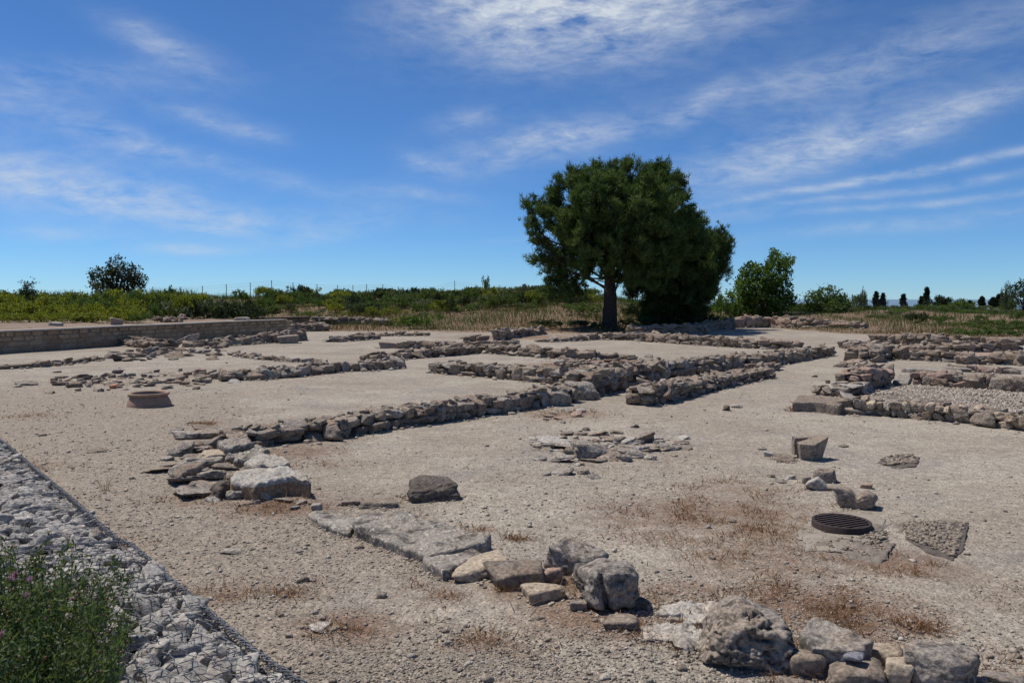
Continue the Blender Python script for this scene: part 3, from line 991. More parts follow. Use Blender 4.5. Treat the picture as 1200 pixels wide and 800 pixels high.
GL = 'foreground row of fallen stones'
outline_slab('stone_slab', 'flat grey slab at the left end of the foreground row', 'stone slab', [(359, 602), (372, 598), (414, 606), (419, 613), (408, 624), (385, 616)], .05, 'slab_stone', 3)
outline_slab('stone_slab', 'largest flat grey slab with a dark broken corner, in the foreground row', 'stone slab', [(415, 607), (440, 598), (470, 601), (530, 619), (573, 630), (571, 637), (546, 642), (505, 650), (468, 637), (424, 620), (416, 616)], .105, 'slab_stone', 4, rough=.025, tilt=(.03, -.045))
outline_slab('stone_slab', 'pale lower slab butting the broken corner of the largest slab', 'stone slab', [(496, 645), (520, 637), (552, 641), (566, 649), (545, 662), (520, 670), (498, 660)], .075, 'slab_stone', 5)
hero('boulder', 'pointed cream boulder beside the pale lower slab', 'boulder', 560, 682, 80, 35, 'cream_stone', 21, depth=.75, yaw=.35, cuts=7, rough=.07, tilt=(0, -.12))
hero('boulder', 'grey flat topped boulder with a dark face next to the cream boulder', 'boulder', 605, 693, 78, 42, 'brown_stone', 22, depth=.7, yaw=.18, p=14, cuts=4, rough=.05, tilt=(.05, -.05))
hero('boulder', 'mottled grey boulder leaning behind the cubic block', 'boulder', 672, 676, 66, 48, 'porous_stone', 23, depth=.8, yaw=-.5, cuts=7, rough=.10, tilt=(.1, .3), pits=.12, sub=5)
hero('stone', 'small reddish stone wedged between two boulders of the row', 'stone', 647, 686, 27, 25, 'pink_stone', 24, cuts=6, rough=.08)
hero('stone', 'low cream stone in front of the mottled boulder', 'stone', 638, 709, 52, 30, 'cream_stone', 25, depth=.8, cuts=8, rough=.06, yaw=.3)


def cubic(Vr):
    # cleft on the left side, undercut foot, rough crown
    x, y, z = Vr.T
    cleft = np.exp(-((x + .38 + z * .12) / .11) ** 2) * (y < .35)
    Vr[:, 1] += .50 * cleft * np.clip(.3 - y, 0, 1)
    k = 1 - .12 * np.clip(-z - .3, 0, 1)
    Vr[:, 0] *= k
    Vr[:, 2] -= .18 * np.clip(-x - .45, 0, 1) * (z > 0)
    return Vr


hero('stone_block', 'cubic dark grey block split by a cleft, tallest of the foreground row', 'stone block', 711, 722, 82, 77, 'porous_stone', 26, depth=.85, yaw=.15, p=9, cuts=4, rough=.09, shape=cubic, sub=5, pits=.18, pscale=4.5, sink=.06)
hero('stone', 'broken flat stone under the cubic block', 'stone', 728, 744, 44, 28, 'brown_stone', 27, depth=1.0, cuts=7, rough=.08, tilt=(-.1, -.1))
hero('stone', 'dark shard standing at the right foot of the cubic block', 'stone', 748, 718, 22, 22, 'black_stone', 28, cuts=6, rough=.1)
hero('stone', 'small rounded stone at the left foot of the cubic block', 'stone', 678, 718, 22, 17, 'brown_stone', 29, cuts=5)
outline_slab('stone_slab', 'thin white topped slab behind, between the cubic block and the porous boulder', 'stone slab', [(762, 711), (800, 704), (838, 706), (836, 722), (826, 727), (798, 722), (780, 718)], .045, 'white_stone', 6, rough=.03, edge=.03)
outline_slab('stone_slab', 'rounded whitish slab set in the ground left of the porous boulder', 'stone slab', [(748, 738), (770, 729), (810, 730), (832, 738), (828, 754), (806, 762), (780, 752), (752, 748)], .03, 'white_stone', 7, rough=.03, edge=.03)
hero('stone', 'small flat stone between the two white slabs', 'stone', 795, 730, 24, 9, 'grey_stone', 30, cuts=4)


def porous(Vr):
    x, y, z = Vr.T
    Vr[:, 2] *= 1 - .35 * np.clip(np.abs(x + .1) - .35, 0, 1)
    Vr[:, 0] += .18 * np.clip(-z, 0, 1) * np.sign(x) * .6
    return Vr


hero('boulder', 'biggest pitted dark boulder at the bottom of the picture', 'boulder', 874, 791, 126, 112, 'porous_stone', 31, depth=.95, yaw=.2, sub=6, p=9, cuts=8, rough=.13, fscale=1.9, octv=7, pits=.42, pscale=4.2, shape=porous, sink=.38)
outline_slab('stone_slab', 'tilted dark grey slab right of the porous boulder', 'stone slab', [(934, 741), (952, 724), (985, 733), (1020, 745), (1014, 758), (985, 760), (950, 756)], .16, 'grey_stone', 8, rough=.02, tilt=(.05, .03))
hero('boulder', 'egg shaped beige boulder right below the tilted slab', 'boulder', 944, 794, 48, 42, 'brown_stone', 33, depth=.8, p=4, cuts=3, rough=.04, yaw=.2)
hero('boulder', 'broad tan boulder at the bottom edge under the bluish stone', 'boulder', 998, 806, 78, 48, 'brown_stone', 34, depth=.7, p=6, cuts=5, rough=.05, yaw=.25)
hero('stone', 'small bluish stone lying on top of the bottom boulders', 'stone', 1000, 774, 24, 14, 'blue_stone', 35, depth=.8, cuts=6, rough=.03, zb=.12)
hero('boulder', 'cream cracked boulder left of the largest right boulder', 'boulder', 1034, 780, 46, 36, 'cream_stone', 36, depth=.8, p=6, cuts=6, rough=.06)
hero('boulder', 'upright cream boulder cut by the bottom edge', 'boulder', 1054, 806, 32, 44, 'cream_stone', 37, depth=1.0, cuts=6, rough=.07)
hero('boulder', 'large pitted grey boulder at the lower right edge', 'boulder', 1101, 814, 86, 80, 'porous_stone', 38, depth=.85, sub=5, p=7, cuts=5, rough=.08, pits=.12)
hero('stone', 'grey stone at the bottom right corner', 'stone', 1176, 804, 48, 25, 'grey_stone', 39, depth=.55, cuts=6, rough=.08)
hero('stone', 'small reddish stone between the pitted grey boulder and the corner stone', 'stone', 1148, 803, 18, 14, 'pink_stone', 68, cuts=6, rough=.08)
hero('stone', 'brown stone peeping in at the lower right edge above the corner stone', 'stone', 1202, 798, 26, 16, 'brown_stone', 69, depth=.6, cuts=6, rough=.08)
hero('stone', 'little tan stone between the tan boulder and the cream one', 'stone', 1022, 790, 26, 14, 'brown_stone', 40, cuts=5)
hero('stone', 'reddish brown stone wedged beside the egg shaped boulder', 'stone', 968, 776, 20, 18, 'pink_stone', 41, cuts=6)
hero('stone', 'dark stone under the right flank of the porous boulder', 'stone', 926, 808, 34, 18, 'brown_stone', 42, cuts=6)

hero('stone', 'black rough stone standing alone on the open earth', 'stone', 507, 589, 63, 36, 'black_stone', 43, depth=.75, yaw=.12, sub=5, p=9, cuts=5, rough=.09, pits=.10)
hero('stone', 'flat brown stone, right of a pair above the grey slabs', 'stone', 444, 597, 48, 14, 'brown_stone', 44, depth=.5, yaw=-.15, cuts=4, rough=.07)
hero('stone', 'flat brown stone, left of a pair above the grey slabs', 'stone', 412, 592, 30, 12, 'brown_stone', 45, depth=.6, cuts=5, rough=.08)
hero('stone', 'small round pale stone beside the left grey slab', 'stone', 371, 597, 13, 10, 'grey_stone', 46, cuts=5)

# blocks by the well
def block_T():
    base = G(950, 541)
    vd = Vector((base.x, base.y, 0)).normalized()
    c = base + vd * .17
    bm = bmesh.new()
    top = [(-.20, -.13), (-.02, -.19), (.27, .06), (.10, .20), (-.19, .16)]
    bot = [(-.16, -.09), (-.02, -.13), (.15, .00), (.06, .12), (-.14, .11)]
    zt = [.225, .22, .30, .30, .235]
    vs = [bm.verts.new((x, y, z)) for (x, y), z in zip(top, zt)] + [bm.verts.new((x, y, -.03)) for x, y in bot]
    bmesh.ops.convex_hull(bm, input=vs)
    hook = [(-.215, .03), (-.03, .05), (-.03, .17), (-.205, .17)]
    vs = [bm.verts.new((x, y, z)) for z in (.05, .285) for x, y in hook]
    bmesh.ops.convex_hull(bm, input=vs)
    bmesh.ops.subdivide_edges(bm, edges=bm.edges[:], cuts=5, use_grid_fill=True)
    bmesh.ops.triangulate(bm, faces=bm.faces[:])
    for v in bm.verts:
        nv = float(fbm(np.array([[v.co.x * 9, v.co.y * 9, v.co.z * 9]]), 3, 3)[0])
        v.co *= 1 + .018 * nv
    me = bpy.data.meshes.new('carved_block')
    bm.to_mesh(me)
    bm.free()
    me.materials.append(M['brown_stone'])
    o = link('carved_block', me, loc=(c.x, c.y, gz(c.x, c.y)))
    tag(o, 'carved brown block with a flat top and raised back corner', 'stone block')


block_T()


def saddle(Vr):
    x, y, z = Vr.T
    Vr[:, 2] -= np.clip(z + .25, 0, 2) * .58 * np.exp(-((x - .12) / .25) ** 2)
    Vr[:, 2] -= .25 * np.clip(x - .5, 0, 1) * (z > 0)
    return Vr


def bowl(Vr):
    x, y, z = Vr.T
    r = np.hypot(x, y)
    Vr[:, 2] -= np.clip(z, 0, 2) * .55 * np.exp(-(r / .5) ** 4)
    return Vr


hero('stone', 'saddle shaped stone with a notch in its top above the iron grate', 'stone', 1002, 598, 50, 31, 'brown_stone', 47, depth=.65, sub=5, p=7, cuts=3, rough=.06, shape=saddle, pits=.06)
hero('stone_mortar', 'small hollowed stone bowl behind the white pointed stone', 'stone bowl', 966, 567, 27, 20, 'brown_stone', 48, depth=.85, sub=4, p=5, cuts=2, rough=.05, shape=bowl)
hero('stone', 'white pointed stone beside the hollowed bowl', 'stone', 956, 576, 24, 20, 'white_stone', 49, depth=.9, p=18, cuts=9, cut=(.38, .7), rough=.03)
hero('stone', 'small brown stone left of the white pointed stone', 'stone', 945, 568, 11, 11, 'brown_stone', 50, cuts=6)
hero('stone', 'low pale stone between the bowl and the saddle stone', 'stone', 974, 577, 20, 8, 'grey_stone', 51, cuts=6)
hero('stone', 'pale stone left of the carved brown block', 'stone', 901, 536, 12, 8, 'white_stone', 52, cuts=6)
outline_slab('stone_slab', 'thin flat stone at the left foot of the carved block', 'stone slab', [(905, 535), (918, 532), (932, 536), (930, 540), (912, 540)], .03, 'brown_stone', 12)
hero('stone', 'reddish stone squeezed in behind the saddle stone', 'stone', 1015, 573, 14, 8, 'pink_stone', 57, cuts=5)
for (cx, yb, w, h_, mt, lb) in [(926, 562, 12, 6, 'white_stone', 'small white chip, nearest to the white pointed stone of the chips'), (915, 566, 16, 5, 'grey_stone', 'flat grey chip below the small white chip'), (903, 560, 10, 5, 'brown_stone', 'brown chip farthest left of the white pointed stone'),
                                (851, 482, 12, 8, 'black_stone', 'small dark stone alone on the paving below the free wall'), (864, 479, 18, 5, 'grey_stone', 'flat grey stone right of the small dark stone'), (655, 427.5, 19, 7, 'grey_stone', 'smooth grey stone by the dry patch behind the junction'),
                                (311, 584, 24, 15, 'cream_stone', 'rounded tan stone under the big white slab'), (115, 529, 26, 7, 'brown_stone', 'flat dark stone alone on the earth right of the gabion'), (50, 510, 10, 3, 'black_stone', 'dark chip on the earth at far left'),
                                (272, 649, 26, 5, 'grey_stone', 'thin grey shard lying on the gravel right of the gabion'), (346, 596, 14, 6, 'grey_stone', 'small grey stone right below the big white slab'), (375, 742, 34, 7, 'white_stone', 'flat whitish stone sunk in the gravel at lower centre left'),
                                (133, 455, 9, 6, 'red_tile', 'orange tile fragment among the rubble left of the jar'), (893, 527, 14, 5, 'grey_stone', 'thin grey stone on the ground far left of the carved block'), (953, 529, 16, 4, 'brown_stone', 'thin dark chip hidden beside the carved block'),
                                (989, 523, 13, 4, 'brown_stone', 'dark flat chip right of the carved block'), (955, 441, 8, 3, 'black_stone', 'tiny dark stone on the path left of the right ruins'), (970, 449, 8, 5, 'brown_stone', 'small brown stone behind the short pale wall')]:
    hero('stone', lb, 'stone', cx, yb, w, h_, mt, int(cx * 3 + yb), depth=.75, sub=4, p=12, cuts=9, cut=(.5, .9), rough=.09, yaw=(cx % 7) * .4)

# large laid stones that close wall ends
outline_slab('stone_block', 'long flat topped block at the head of the pale cobble wall', 'stone block', [(929, 471), (936, 463.5), (962, 463), (988, 466.5), (992, 471), (984, 475), (955, 471.5)], .19, 'brown_stone', 13, rough=.015)
hero('boulder', 'big rounded boulder ending the long low rubble wall', 'boulder', 681, 470, 40, 25, 'porous_stone', 61, depth=.9, p=9, cuts=6, rough=.10, pits=.1, yaw=.5)
hero('boulder', 'second rounded boulder leaning on the big end boulder', 'boulder', 652, 477, 32, 21, 'porous_stone', 62, depth=.9, p=9, cuts=6, rough=.10, pits=.1, yaw=.5)
hero('stone_block', 'squared pinkish block at the left end of a distant low wall', 'stone block', 455, 408.5, 23, 9, 'pink_stone', 63, depth=.8, p=18, cuts=1, rough=.03, tilt=(0, 0))
hero('stone_block', 'squared step block in front of the rising rubble wall', 'stone block', 338, 402.5, 26, 11, 'brown_stone', 64, depth=.6, p=18, cuts=1, rough=.04)
hero('millstone', 'round flat millstone lying on the terrace at far left', 'millstone', 65, 383.5, 17, 7, 'grey_stone', 65, depth=1, p=4, cuts=0, rough=.03, zb=.9)
hero('stone_block', 'square cut block standing on the terrace edge', 'stone block', 137, 381, 15, 9.5, 'pink_stone', 66, depth=.7, p=18, cuts=0, rough=.03, zb=.9)
hero('stone', 'low domed stone on the terrace near the end of the retaining wall', 'stone', 284, 376, 19, 5, 'grey_stone', 67, depth=.7, p=4, cuts=2, zb=.9)
outline_slab('paving_slab', 'long thin pale paving slab, left of the slabs between the right walls', 'paving slab', [(1056, 431), (1062, 429.5), (1127, 433), (1128, 435.5)], .12, 'grey_stone', 71, rough=.004)
outline_slab('paving_slab', 'long grey paving slab reaching the right edge between the walls', 'paving slab', [(1150, 442), (1158, 439.5), (1215, 441), (1215, 445)], .12, 'pink_stone', 72, rough=.004)
outline_slab('paving_slab', 'pale flat slab beside the dark square wall end', 'paving slab', [(1046, 447), (1054, 439), (1069, 438.5), (1064, 449)], .08, 'grey_stone', 73, rough=.004)
outline_slab('paving_slab', 'reddish sill slab behind the doorway heap at right', 'paving slab', [(1140, 416), (1142, 412), (1165, 412), (1168, 416)], .1, 'pink_stone', 74, rough=.004)


# ------------------------------------------------------------------ rubble heaps (one thing each, its stones are parts)
def heap(name, label, stones, mat_list, cat='rubble heap', seed=1):
    rr = random.Random(seed)
    o0 = G(stones[0][0], stones[0][1])
    o0.z = gz(o0.x, o0.y)
    e = empty(name, o0, label, cat)
    for i, s in enumerate(stones):
        cx, yb, w, h_ = s[:4]
        mt = s[4] if len(s) > 4 else rr.choice(mat_list)
        b = G(cx, yb)
        d = b.y
        wm = w * d / FPX
        dep = wm * rr.uniform(.6, .95)
        hh = max(.02, (h_ * d / FPX - dep * CAM_H / d) / (1 - dep / d))
        vd = Vector((b.x, b.y, 0)).normalized()
        c = b + vd * dep * .5
        k = rr.randrange(len(BLOCKS))
        z = gz(c.x, c.y)
        link_block('stone', k, mt, e, Vector((c.x, c.y, z + hh * .42)) - o0, (rr.gauss(0, .12), rr.gauss(0, .12), rr.gauss(0, .5)), (wm * .52, dep * .55, hh * .6))
    return e


R2 = [(212, 535, 28, 14), (186, 553, 36, 9), (222, 515, 32, 11), (240, 506, 28, 7), (245, 514, 34, 13), (236, 523, 32, 10), (232, 531, 32, 10), (253, 526, 26, 15), (255, 541, 36, 14, 'cream_stone'),
      (228, 546, 28, 12), (245, 549, 30, 13), (212, 557, 22, 16), (224, 558, 30, 18), (248, 563, 32, 16), (215, 567, 32, 12), (235, 573, 30, 12), (230, 582, 42, 15), (261, 580, 30, 22, 'black_stone'), (281, 583, 32, 17),
      (205, 528, 18, 6), (224, 538, 22, 6), (262, 552, 22, 10), (272, 566, 18, 12), (200, 547, 18, 6), (250, 586, 16, 6), (289, 590, 14, 6), (300, 589, 10, 5), (335, 587, 16, 6), (352, 589, 14, 6), (219, 575, 14, 7),
      (262, 511, 30, 9), (284, 513, 32, 10), (208, 508, 18, 7), (196, 540, 14, 6), (238, 556, 18, 8), (256, 533, 20, 8)]
heap('rubble_heap', 'collapsed wall end of tumbled grey stones left of centre', R2, ['grey_stone', 'wall_stone', 'grey_stone', 'brown_stone'], seed=5)
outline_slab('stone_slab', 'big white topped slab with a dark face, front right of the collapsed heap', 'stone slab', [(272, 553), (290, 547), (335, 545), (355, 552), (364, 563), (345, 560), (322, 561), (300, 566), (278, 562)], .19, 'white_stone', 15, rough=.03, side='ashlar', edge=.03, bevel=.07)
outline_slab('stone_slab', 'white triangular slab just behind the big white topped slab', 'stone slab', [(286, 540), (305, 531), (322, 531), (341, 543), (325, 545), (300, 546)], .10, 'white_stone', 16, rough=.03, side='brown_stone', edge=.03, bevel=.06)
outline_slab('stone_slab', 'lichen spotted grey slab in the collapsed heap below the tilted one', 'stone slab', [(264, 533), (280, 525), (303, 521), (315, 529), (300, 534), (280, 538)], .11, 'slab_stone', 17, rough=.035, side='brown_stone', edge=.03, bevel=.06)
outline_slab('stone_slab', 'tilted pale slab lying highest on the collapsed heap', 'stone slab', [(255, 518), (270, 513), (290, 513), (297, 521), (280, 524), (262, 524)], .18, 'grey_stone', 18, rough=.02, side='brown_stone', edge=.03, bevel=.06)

rr = random.Random(3)
R1 = []
for i in range(120):
    x = rr.uniform(58, 258)
    y = 446 + (x - 150) * -.03 + rr.gauss(0, 6)
    R1.append((x, y, rr.uniform(3.5, 11), rr.uniform(1.5, 4.5)))
R1 += [(58 + 14, 451, 20, 6), (30, 451, 24, 6, 'grey_stone'), (95, 443, 18, 5, 'black_stone'), (88, 453, 16, 6), (138, 438, 12, 5, 'black_stone'), (125, 450, 8, 4, 'cream_stone'), (235, 437, 14, 6, 'pink_stone'), (252, 444, 12, 9, 'grey_stone'),
       (200, 448, 10, 5, 'black_stone'), (268, 447, 16, 8), (240, 449, 12, 5), (275, 449, 12, 4, 'white_stone'), (20, 453, 12, 3, 'grey_stone')]
heap('rubble_heap', 'wide scatter of small broken stones behind the buried jar', R1, ['far_stone', 'brown_stone', 'grey_stone', 'far_stone'], seed=6)
R4 = []
for i in range(70):
    x = rr.uniform(125, 265)
    y = 416 - (x - 195) * .03 + rr.gauss(0, 3.6)
    R4.append((x, y, rr.uniform(4, 13), rr.uniform(1.8, 5)))
R4 += [(139, 423, 16, 7, 'black_stone'), (165, 419, 18, 6), (178, 416, 16, 9, 'grey_stone'), (236, 414, 20, 5), (204, 419, 18, 4), (222, 402, 15, 8, 'grey_stone'), (190, 414, 14, 6)]
heap('rubble_heap', 'low heap of flat rubble in front of the retaining wall', R4, ['grey_stone', 'far_stone', 'wall_stone'], seed=7)
R3 = [(690, 539, 44, 21, 'grey_stone'), (712, 540, 34, 12), (650, 523, 42, 10), (640, 519, 20, 8), (665, 528, 40, 9, 'grey_stone'), (645, 541, 40, 10, 'grey_stone'), (718, 521, 26, 10), (755, 519, 20, 11, 'brown_stone'), (735, 521, 24, 8), (728, 532, 20, 8),
      (745, 537, 22, 10, 'grey_stone'), (762, 531, 24, 6, 'brown_stone'), (780, 526, 14, 6), (802, 528, 18, 5, 'brown_stone'), (790, 528, 18, 6), (700, 543, 22, 6), (686, 505, 7, 5, 'brown_stone'), (680, 512, 16, 5, 'brown_stone'), (664, 558, 18, 8, 'grey_stone'),
      (683, 557, 14, 7), (640, 558, 12, 5), (695, 561, 12, 4), (652, 556, 10, 4), (732, 541, 16, 6), (757, 538, 14, 5), (665, 511, 18, 5), (630, 514, 14, 5), (700, 512, 24, 6), (722, 510, 18, 5), (790, 536, 8, 4, 'cream_stone')]
for i in range(110):
    R3.append((min(800, max(628, rr.gauss(705, 46))), rr.gauss(526, 8), rr.uniform(4, 15), rr.uniform(2, 5.5)))
heap('bedrock_outcrop', 'low outcrop of broken bedrock in the middle of the open earth', R3, ['grey_stone', 'wall_stone', 'grey_stone', 'white_stone'], 'rock outcrop', seed=8)
R5 = [(645, 488, 10, 3), (655, 491, 12, 3), (675, 489, 14, 5), (665, 483, 14, 4), (680, 484, 10, 5), (651, 485, 8, 3), (660, 495, 6, 3), (640, 492, 6, 3)]
heap('rubble_heap', 'few small stones on a rusty patch below the end boulders', R5, ['grey_stone', 'brown_stone', 'pink_stone'], seed=9)
R6 = []
for i in range(60):
    x = rr.uniform(655, 775)
    R6.append((x, rr.gauss(426.5, 2.6), rr.uniform(4, 10), rr.uniform(2, 4.5)))
heap('rubble_heap', 'loose stones on the dry orange patch behind the tallest wall', R6, ['wall_stone', 'far_stone', 'grey_stone', 'pink_stone'], seed=10)
R7 = [(rr.uniform(180, 216), rr.uniform(376, 379.5), rr.uniform(3, 8), rr.uniform(2, 4)) for i in range(30)]
o0 = V(198, 44, .93)
e = empty('rubble_mound', o0, 'mound of reddish rubble on top of the retaining wall terrace', 'rubble heap')
for i in range(46):
    q = V(rr.uniform(178, 217), rr.uniform(43.0, 46), .9)
    k = rr.uniform(.08, .2)
    u = 1 - abs(q.x - o0.x) / 1.1
    link_block('stone', rr.randrange(len(BLOCKS)), rr.choice(['pink_stone', 'far_stone']), e, Vector((q.x, q.y, .95 + max(0, u) * rr.uniform(0, .28))) - o0, (rr.gauss(0, .3), rr.gauss(0, .3), rr.uniform(0, 6)), (k, k * .8, k * .6))


# ------------------------------------------------------------------ the buried jar
def lathe(profile, n=64, wob=0.0, seed=0):
    Vv, F = [], []
    for (r, z) in profile:
        for j in range(n):
            a = 2 * math.pi * j / n
            rr_ = r * (1 + wob * math.sin(3 * a + seed) * .5 + wob * math.sin(7 * a + z * 9))
            Vv.append((rr_ * math.cos(a), rr_ * math.sin(a), z))
    for k in range(len(profile) - 1):
        for j in range(n):
            a, b = k * n + j, k * n + (j + 1) % n
            F.append((a, b, b + n, a + n))
    return Vv, F


jp = G(175, 478)
jp = jp + Vector((jp.x, jp.y, 0)).normalized() * .40
e = empty('buried_jar', (jp.x, jp.y, gz(jp.x, jp.y)), 'terracotta storage jar sunk in the earth up to its shoulder', 'jar')
Vv, F = lathe([(.435, -.12), (.43, 0.0), (.415, .07), (.39, .13), (.362, .18), (.345, .215), (.325, .215), (.335, .16), (.37, .05), (.36, -.05)], wob=.008)
link('body', mesh_np('body', Vv, F, M['terracotta']), e)
Vv, F = lathe([(.344, .205), (.372, .212), (.396, .228), (.402, .248), (.397, .266), (.375, .275), (.345, .27), (.328, .25), (.326, .213)], wob=.006, seed=2)
link('rim', mesh_np('rim', Vv, F, M['terracotta']), e)
Vv, F = lathe([(.365, .02), (.2, .0), (.02, .005)], wob=.02)
link('earth_fill', mesh_np('earth_fill', Vv, F, M['soil_and_well_dark']), e)


# ------------------------------------------------------------------ the iron grate and its surround
def box_bm(bm, c, s, yaw=0, bev=.003):
    r = bmesh.ops.create_cube(bm, size=1)
    vs = r['verts']
    bmesh.ops.scale(bm, vec=s, verts=vs)
    if yaw:
        bmesh.ops.rotate(bm, verts=vs, cent=(0, 0, 0), matrix=Matrix.Rotation(yaw, 3, 'Z'))
    bmesh.ops.translate(bm, vec=c, verts=vs)


def bm_obj(name, bm, mat, parent=None, loc=None, smooth=False):
    me = bpy.data.meshes.new(name)
    bm.to_mesh(me)
    bm.free()
    me.materials.append(mat)
    if smooth:
        me.polygons.foreach_set('use_smooth', [True] * len(me.polygons))
    return link(name, me, parent, loc)


gp_ = G(986, 619.5)
GRV = .27
e = empty('iron_grate', (gp_.x, gp_.y, gz(gp_.x, gp_.y)), 'round rusted iron grate over the well', 'grate')
Vv, F = lathe([(GRV - .03, .02), (GRV - .03, .075), (GRV - .024, .082), (GRV - .004, .082), (GRV, .077), (GRV, -.03)], 72)
link('rim', mesh_np('rim', Vv, F, M['rust'], False), e)
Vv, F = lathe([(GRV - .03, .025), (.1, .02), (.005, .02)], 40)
link('well_dark_disc', mesh_np('well_dark_disc', Vv, F, M['soil_and_well_dark']), e)  # near-black disc above the ground, painted shade for the depth of the well
GY = rad(24)
for i in range(-4, 5):                                   # the long bars
    y = i * .056
    hl = math.sqrt(max(0, (GRV - .028) ** 2 - y * y))
    bm = bmesh.new()
    box_bm(bm, (0, 0, 0), (2 * hl, .022, .022))
    o = bm_obj('bar', bm, M['rust'], e, (-y * math.sin(GY), y * math.cos(GY), .070))
    o.rotation_euler.z = GY
for i in range(-3, 4):                                   # the cross bars below them
    x = i * .075
    hl = math.sqrt(max(0, (GRV - .03) ** 2 - x * x))
    bm = bmesh.new()
    box_bm(bm, (0, 0, 0), (.016, 2 * hl, .02))
    o = bm_obj('cross_bar', bm, M['rust'], e, (x * math.cos(GY), x * math.sin(GY), .052))
    o.rotation_euler.z = GY
outline_slab('concrete_apron', 'rough broken concrete around the front of the iron grate', 'concrete', [(952, 640), (960, 626), (1010, 630), (1028, 612), (1062, 611), (1056, 628), (1030, 664), (1000, 656)], .014, 'concrete', 81, rough=.02, edge=.02, bevel=.02)
outline_slab('pebble_patch', 'square patch of pebbled concrete right of the iron grate', 'concrete', [(1060, 612), (1100, 609), (1135, 612), (1129, 645), (1117, 656), (1086, 648), (1062, 632)], .006, 'gravel_bed', 82, rough=.008, edge=.008, bevel=.012)
outline_slab('pale_collar', 'worn pale mortar collar under the iron grate', 'mortar', [(935, 625), (955, 604), (1000, 599), (1040, 606), (1030, 625), (985, 648), (945, 645)], .012, 'collar', 83, rough=.008, edge=.03, bevel=.01)
outline_slab('cobble_patch', 'small patch of cobbles sunk in the earth right of the carved block', 'paving', [(1029, 541), (1035, 534), (1060, 531), (1078, 535), (1074, 545), (1050, 548)], .008, 'gravel_bed', 84, rough=.008, edge=.015, bevel=.01)


# ------------------------------------------------------------------ scattered stones nobody could count
OCT_V = np.array([(1, 0, 0), (-1, 0, 0), (0, 1, 0), (0, -1, 0), (0, 0, 1), (0, 0, -1)], float)
OCT_F = np.array([(0, 2, 4), (2, 1, 4), (1, 3, 4), (3, 0, 4), (2, 0, 5), (1, 2, 5), (3, 1, 5), (0, 3, 5)])
IC1V, IC1F = ICO[1]


def scatter(xy, size, flat=(.35, .75), base=None, zoff=0.0, rng=RNG, sink=.2):
    """many small stones joined into one mesh"""
    BV, BF = base or (IC1V, IC1F)
    n, m = len(xy), len(BV)
    sc = np.stack([size, size * rng.uniform(.55, 1, n), size * rng.uniform(*flat, n)], 1)
    jit = 1 + rng.normal(0, .22, (n, m))
    Vv = BV[None] * jit[..., None] * sc[:, None]
    a = rng.uniform(0, 6.28, n)
    ca, sa = np.cos(a)[:, None], np.sin(a)[:, None]
    X = Vv[..., 0] * ca - Vv[..., 1] * sa
    Y = Vv[..., 0] * sa + Vv[..., 1] * ca
    z0 = gz(xy[:, 0], xy[:, 1]) + zoff
    Z = Vv[..., 2] + (z0 + sc[:, 2] * (1 - 2 * sink) * .6)[:, None]
    Vv = np.stack([X + xy[:, :1], Y + xy[:, 1:], Z], 2).reshape(-1, 3)
    F = (BF[None] + (np.arange(n) * m)[:, None, None]).reshape(-1, 3)
    tone = np.repeat(rng.uniform(0, 1, n), m)
    return Vv, F, tone


def pix_points(n, xr, yr, rng, bias=1.0):
    """ground points spread so that near ground gets its share"""
    px = rng.uniform(*xr, n)
    py = yr[0] + (yr[1] - yr[0]) * rng.uniform(0, 1, n) ** bias
    d = (CAM_H * FPX) / (py - 350)
    return np.stack([(px - 600) / FPX * d, d], 1)


def in_wall_free(xy):
    return gab_dist(xy[:, 0], xy[:, 1]) < -.05


xy = pix_points(112000, (-120, 1320), (392, 840), RNG, .7)
cl = fbm(np.column_stack([xy * .55, np.zeros(len(xy))]), 3, 31) + .35 * sstep(560, 760, 350 + CAM_H * FPX / xy[:, 1]) + .75 * grit_at(xy[:, 0], xy[:, 1])
keep = in_wall_free(xy) & (RNG.uniform(-.6, .7, len(xy)) < cl) & (RNG.uniform(0, 1, len(xy)) < np.maximum(np.interp(xy[:, 1], [6, 9, 16], [1, .5, .35]), grit_at(xy[:, 0], xy[:, 1])))
xy = xy[keep]
sz = np.exp(RNG.normal(math.log(.0058), .5, len(xy))) * np.interp(xy[:, 1], [4, 15, 40], [1, 1.7, 3.0])
Vv, F, tn = scatter(xy, np.clip(sz, .003, .05), base=(OCT_V, OCT_F))
tag(link('loose_gravel', mesh_np('loose_gravel', Vv, F, M['pebble'], False, {'tone': tn})), 'loose gravel strewn over the trodden earth of the site', 'gravel', kind='stuff')
xy = pix_points(420, (-200, 1400), (420, 850), RNG, .8)
xy = xy[in_wall_free(xy)]
sz = np.exp(RNG.normal(math.log(.017), .4, len(xy)))
Vv, F, tn = scatter(xy, np.clip(sz, .012, .08), base=ICO[2])
tag(link('stone_chips', mesh_np('stone_chips', Vv, F, M['pebble'], True, {'tone': tn})), 'larger stone chips lying about on the trodden earth', 'gravel', kind='stuff')
db = np.array(DEBRIS)
Vv, F, tn = scatter(db[:, :2], db[:, 2], base=ICO[2])
tag(link('wall_debris', mesh_np('wall_debris', Vv, F, M['pebble'], False, {'tone': tn * .8})), 'small broken stone fallen along the feet of the walls', 'rubble', kind='stuff')
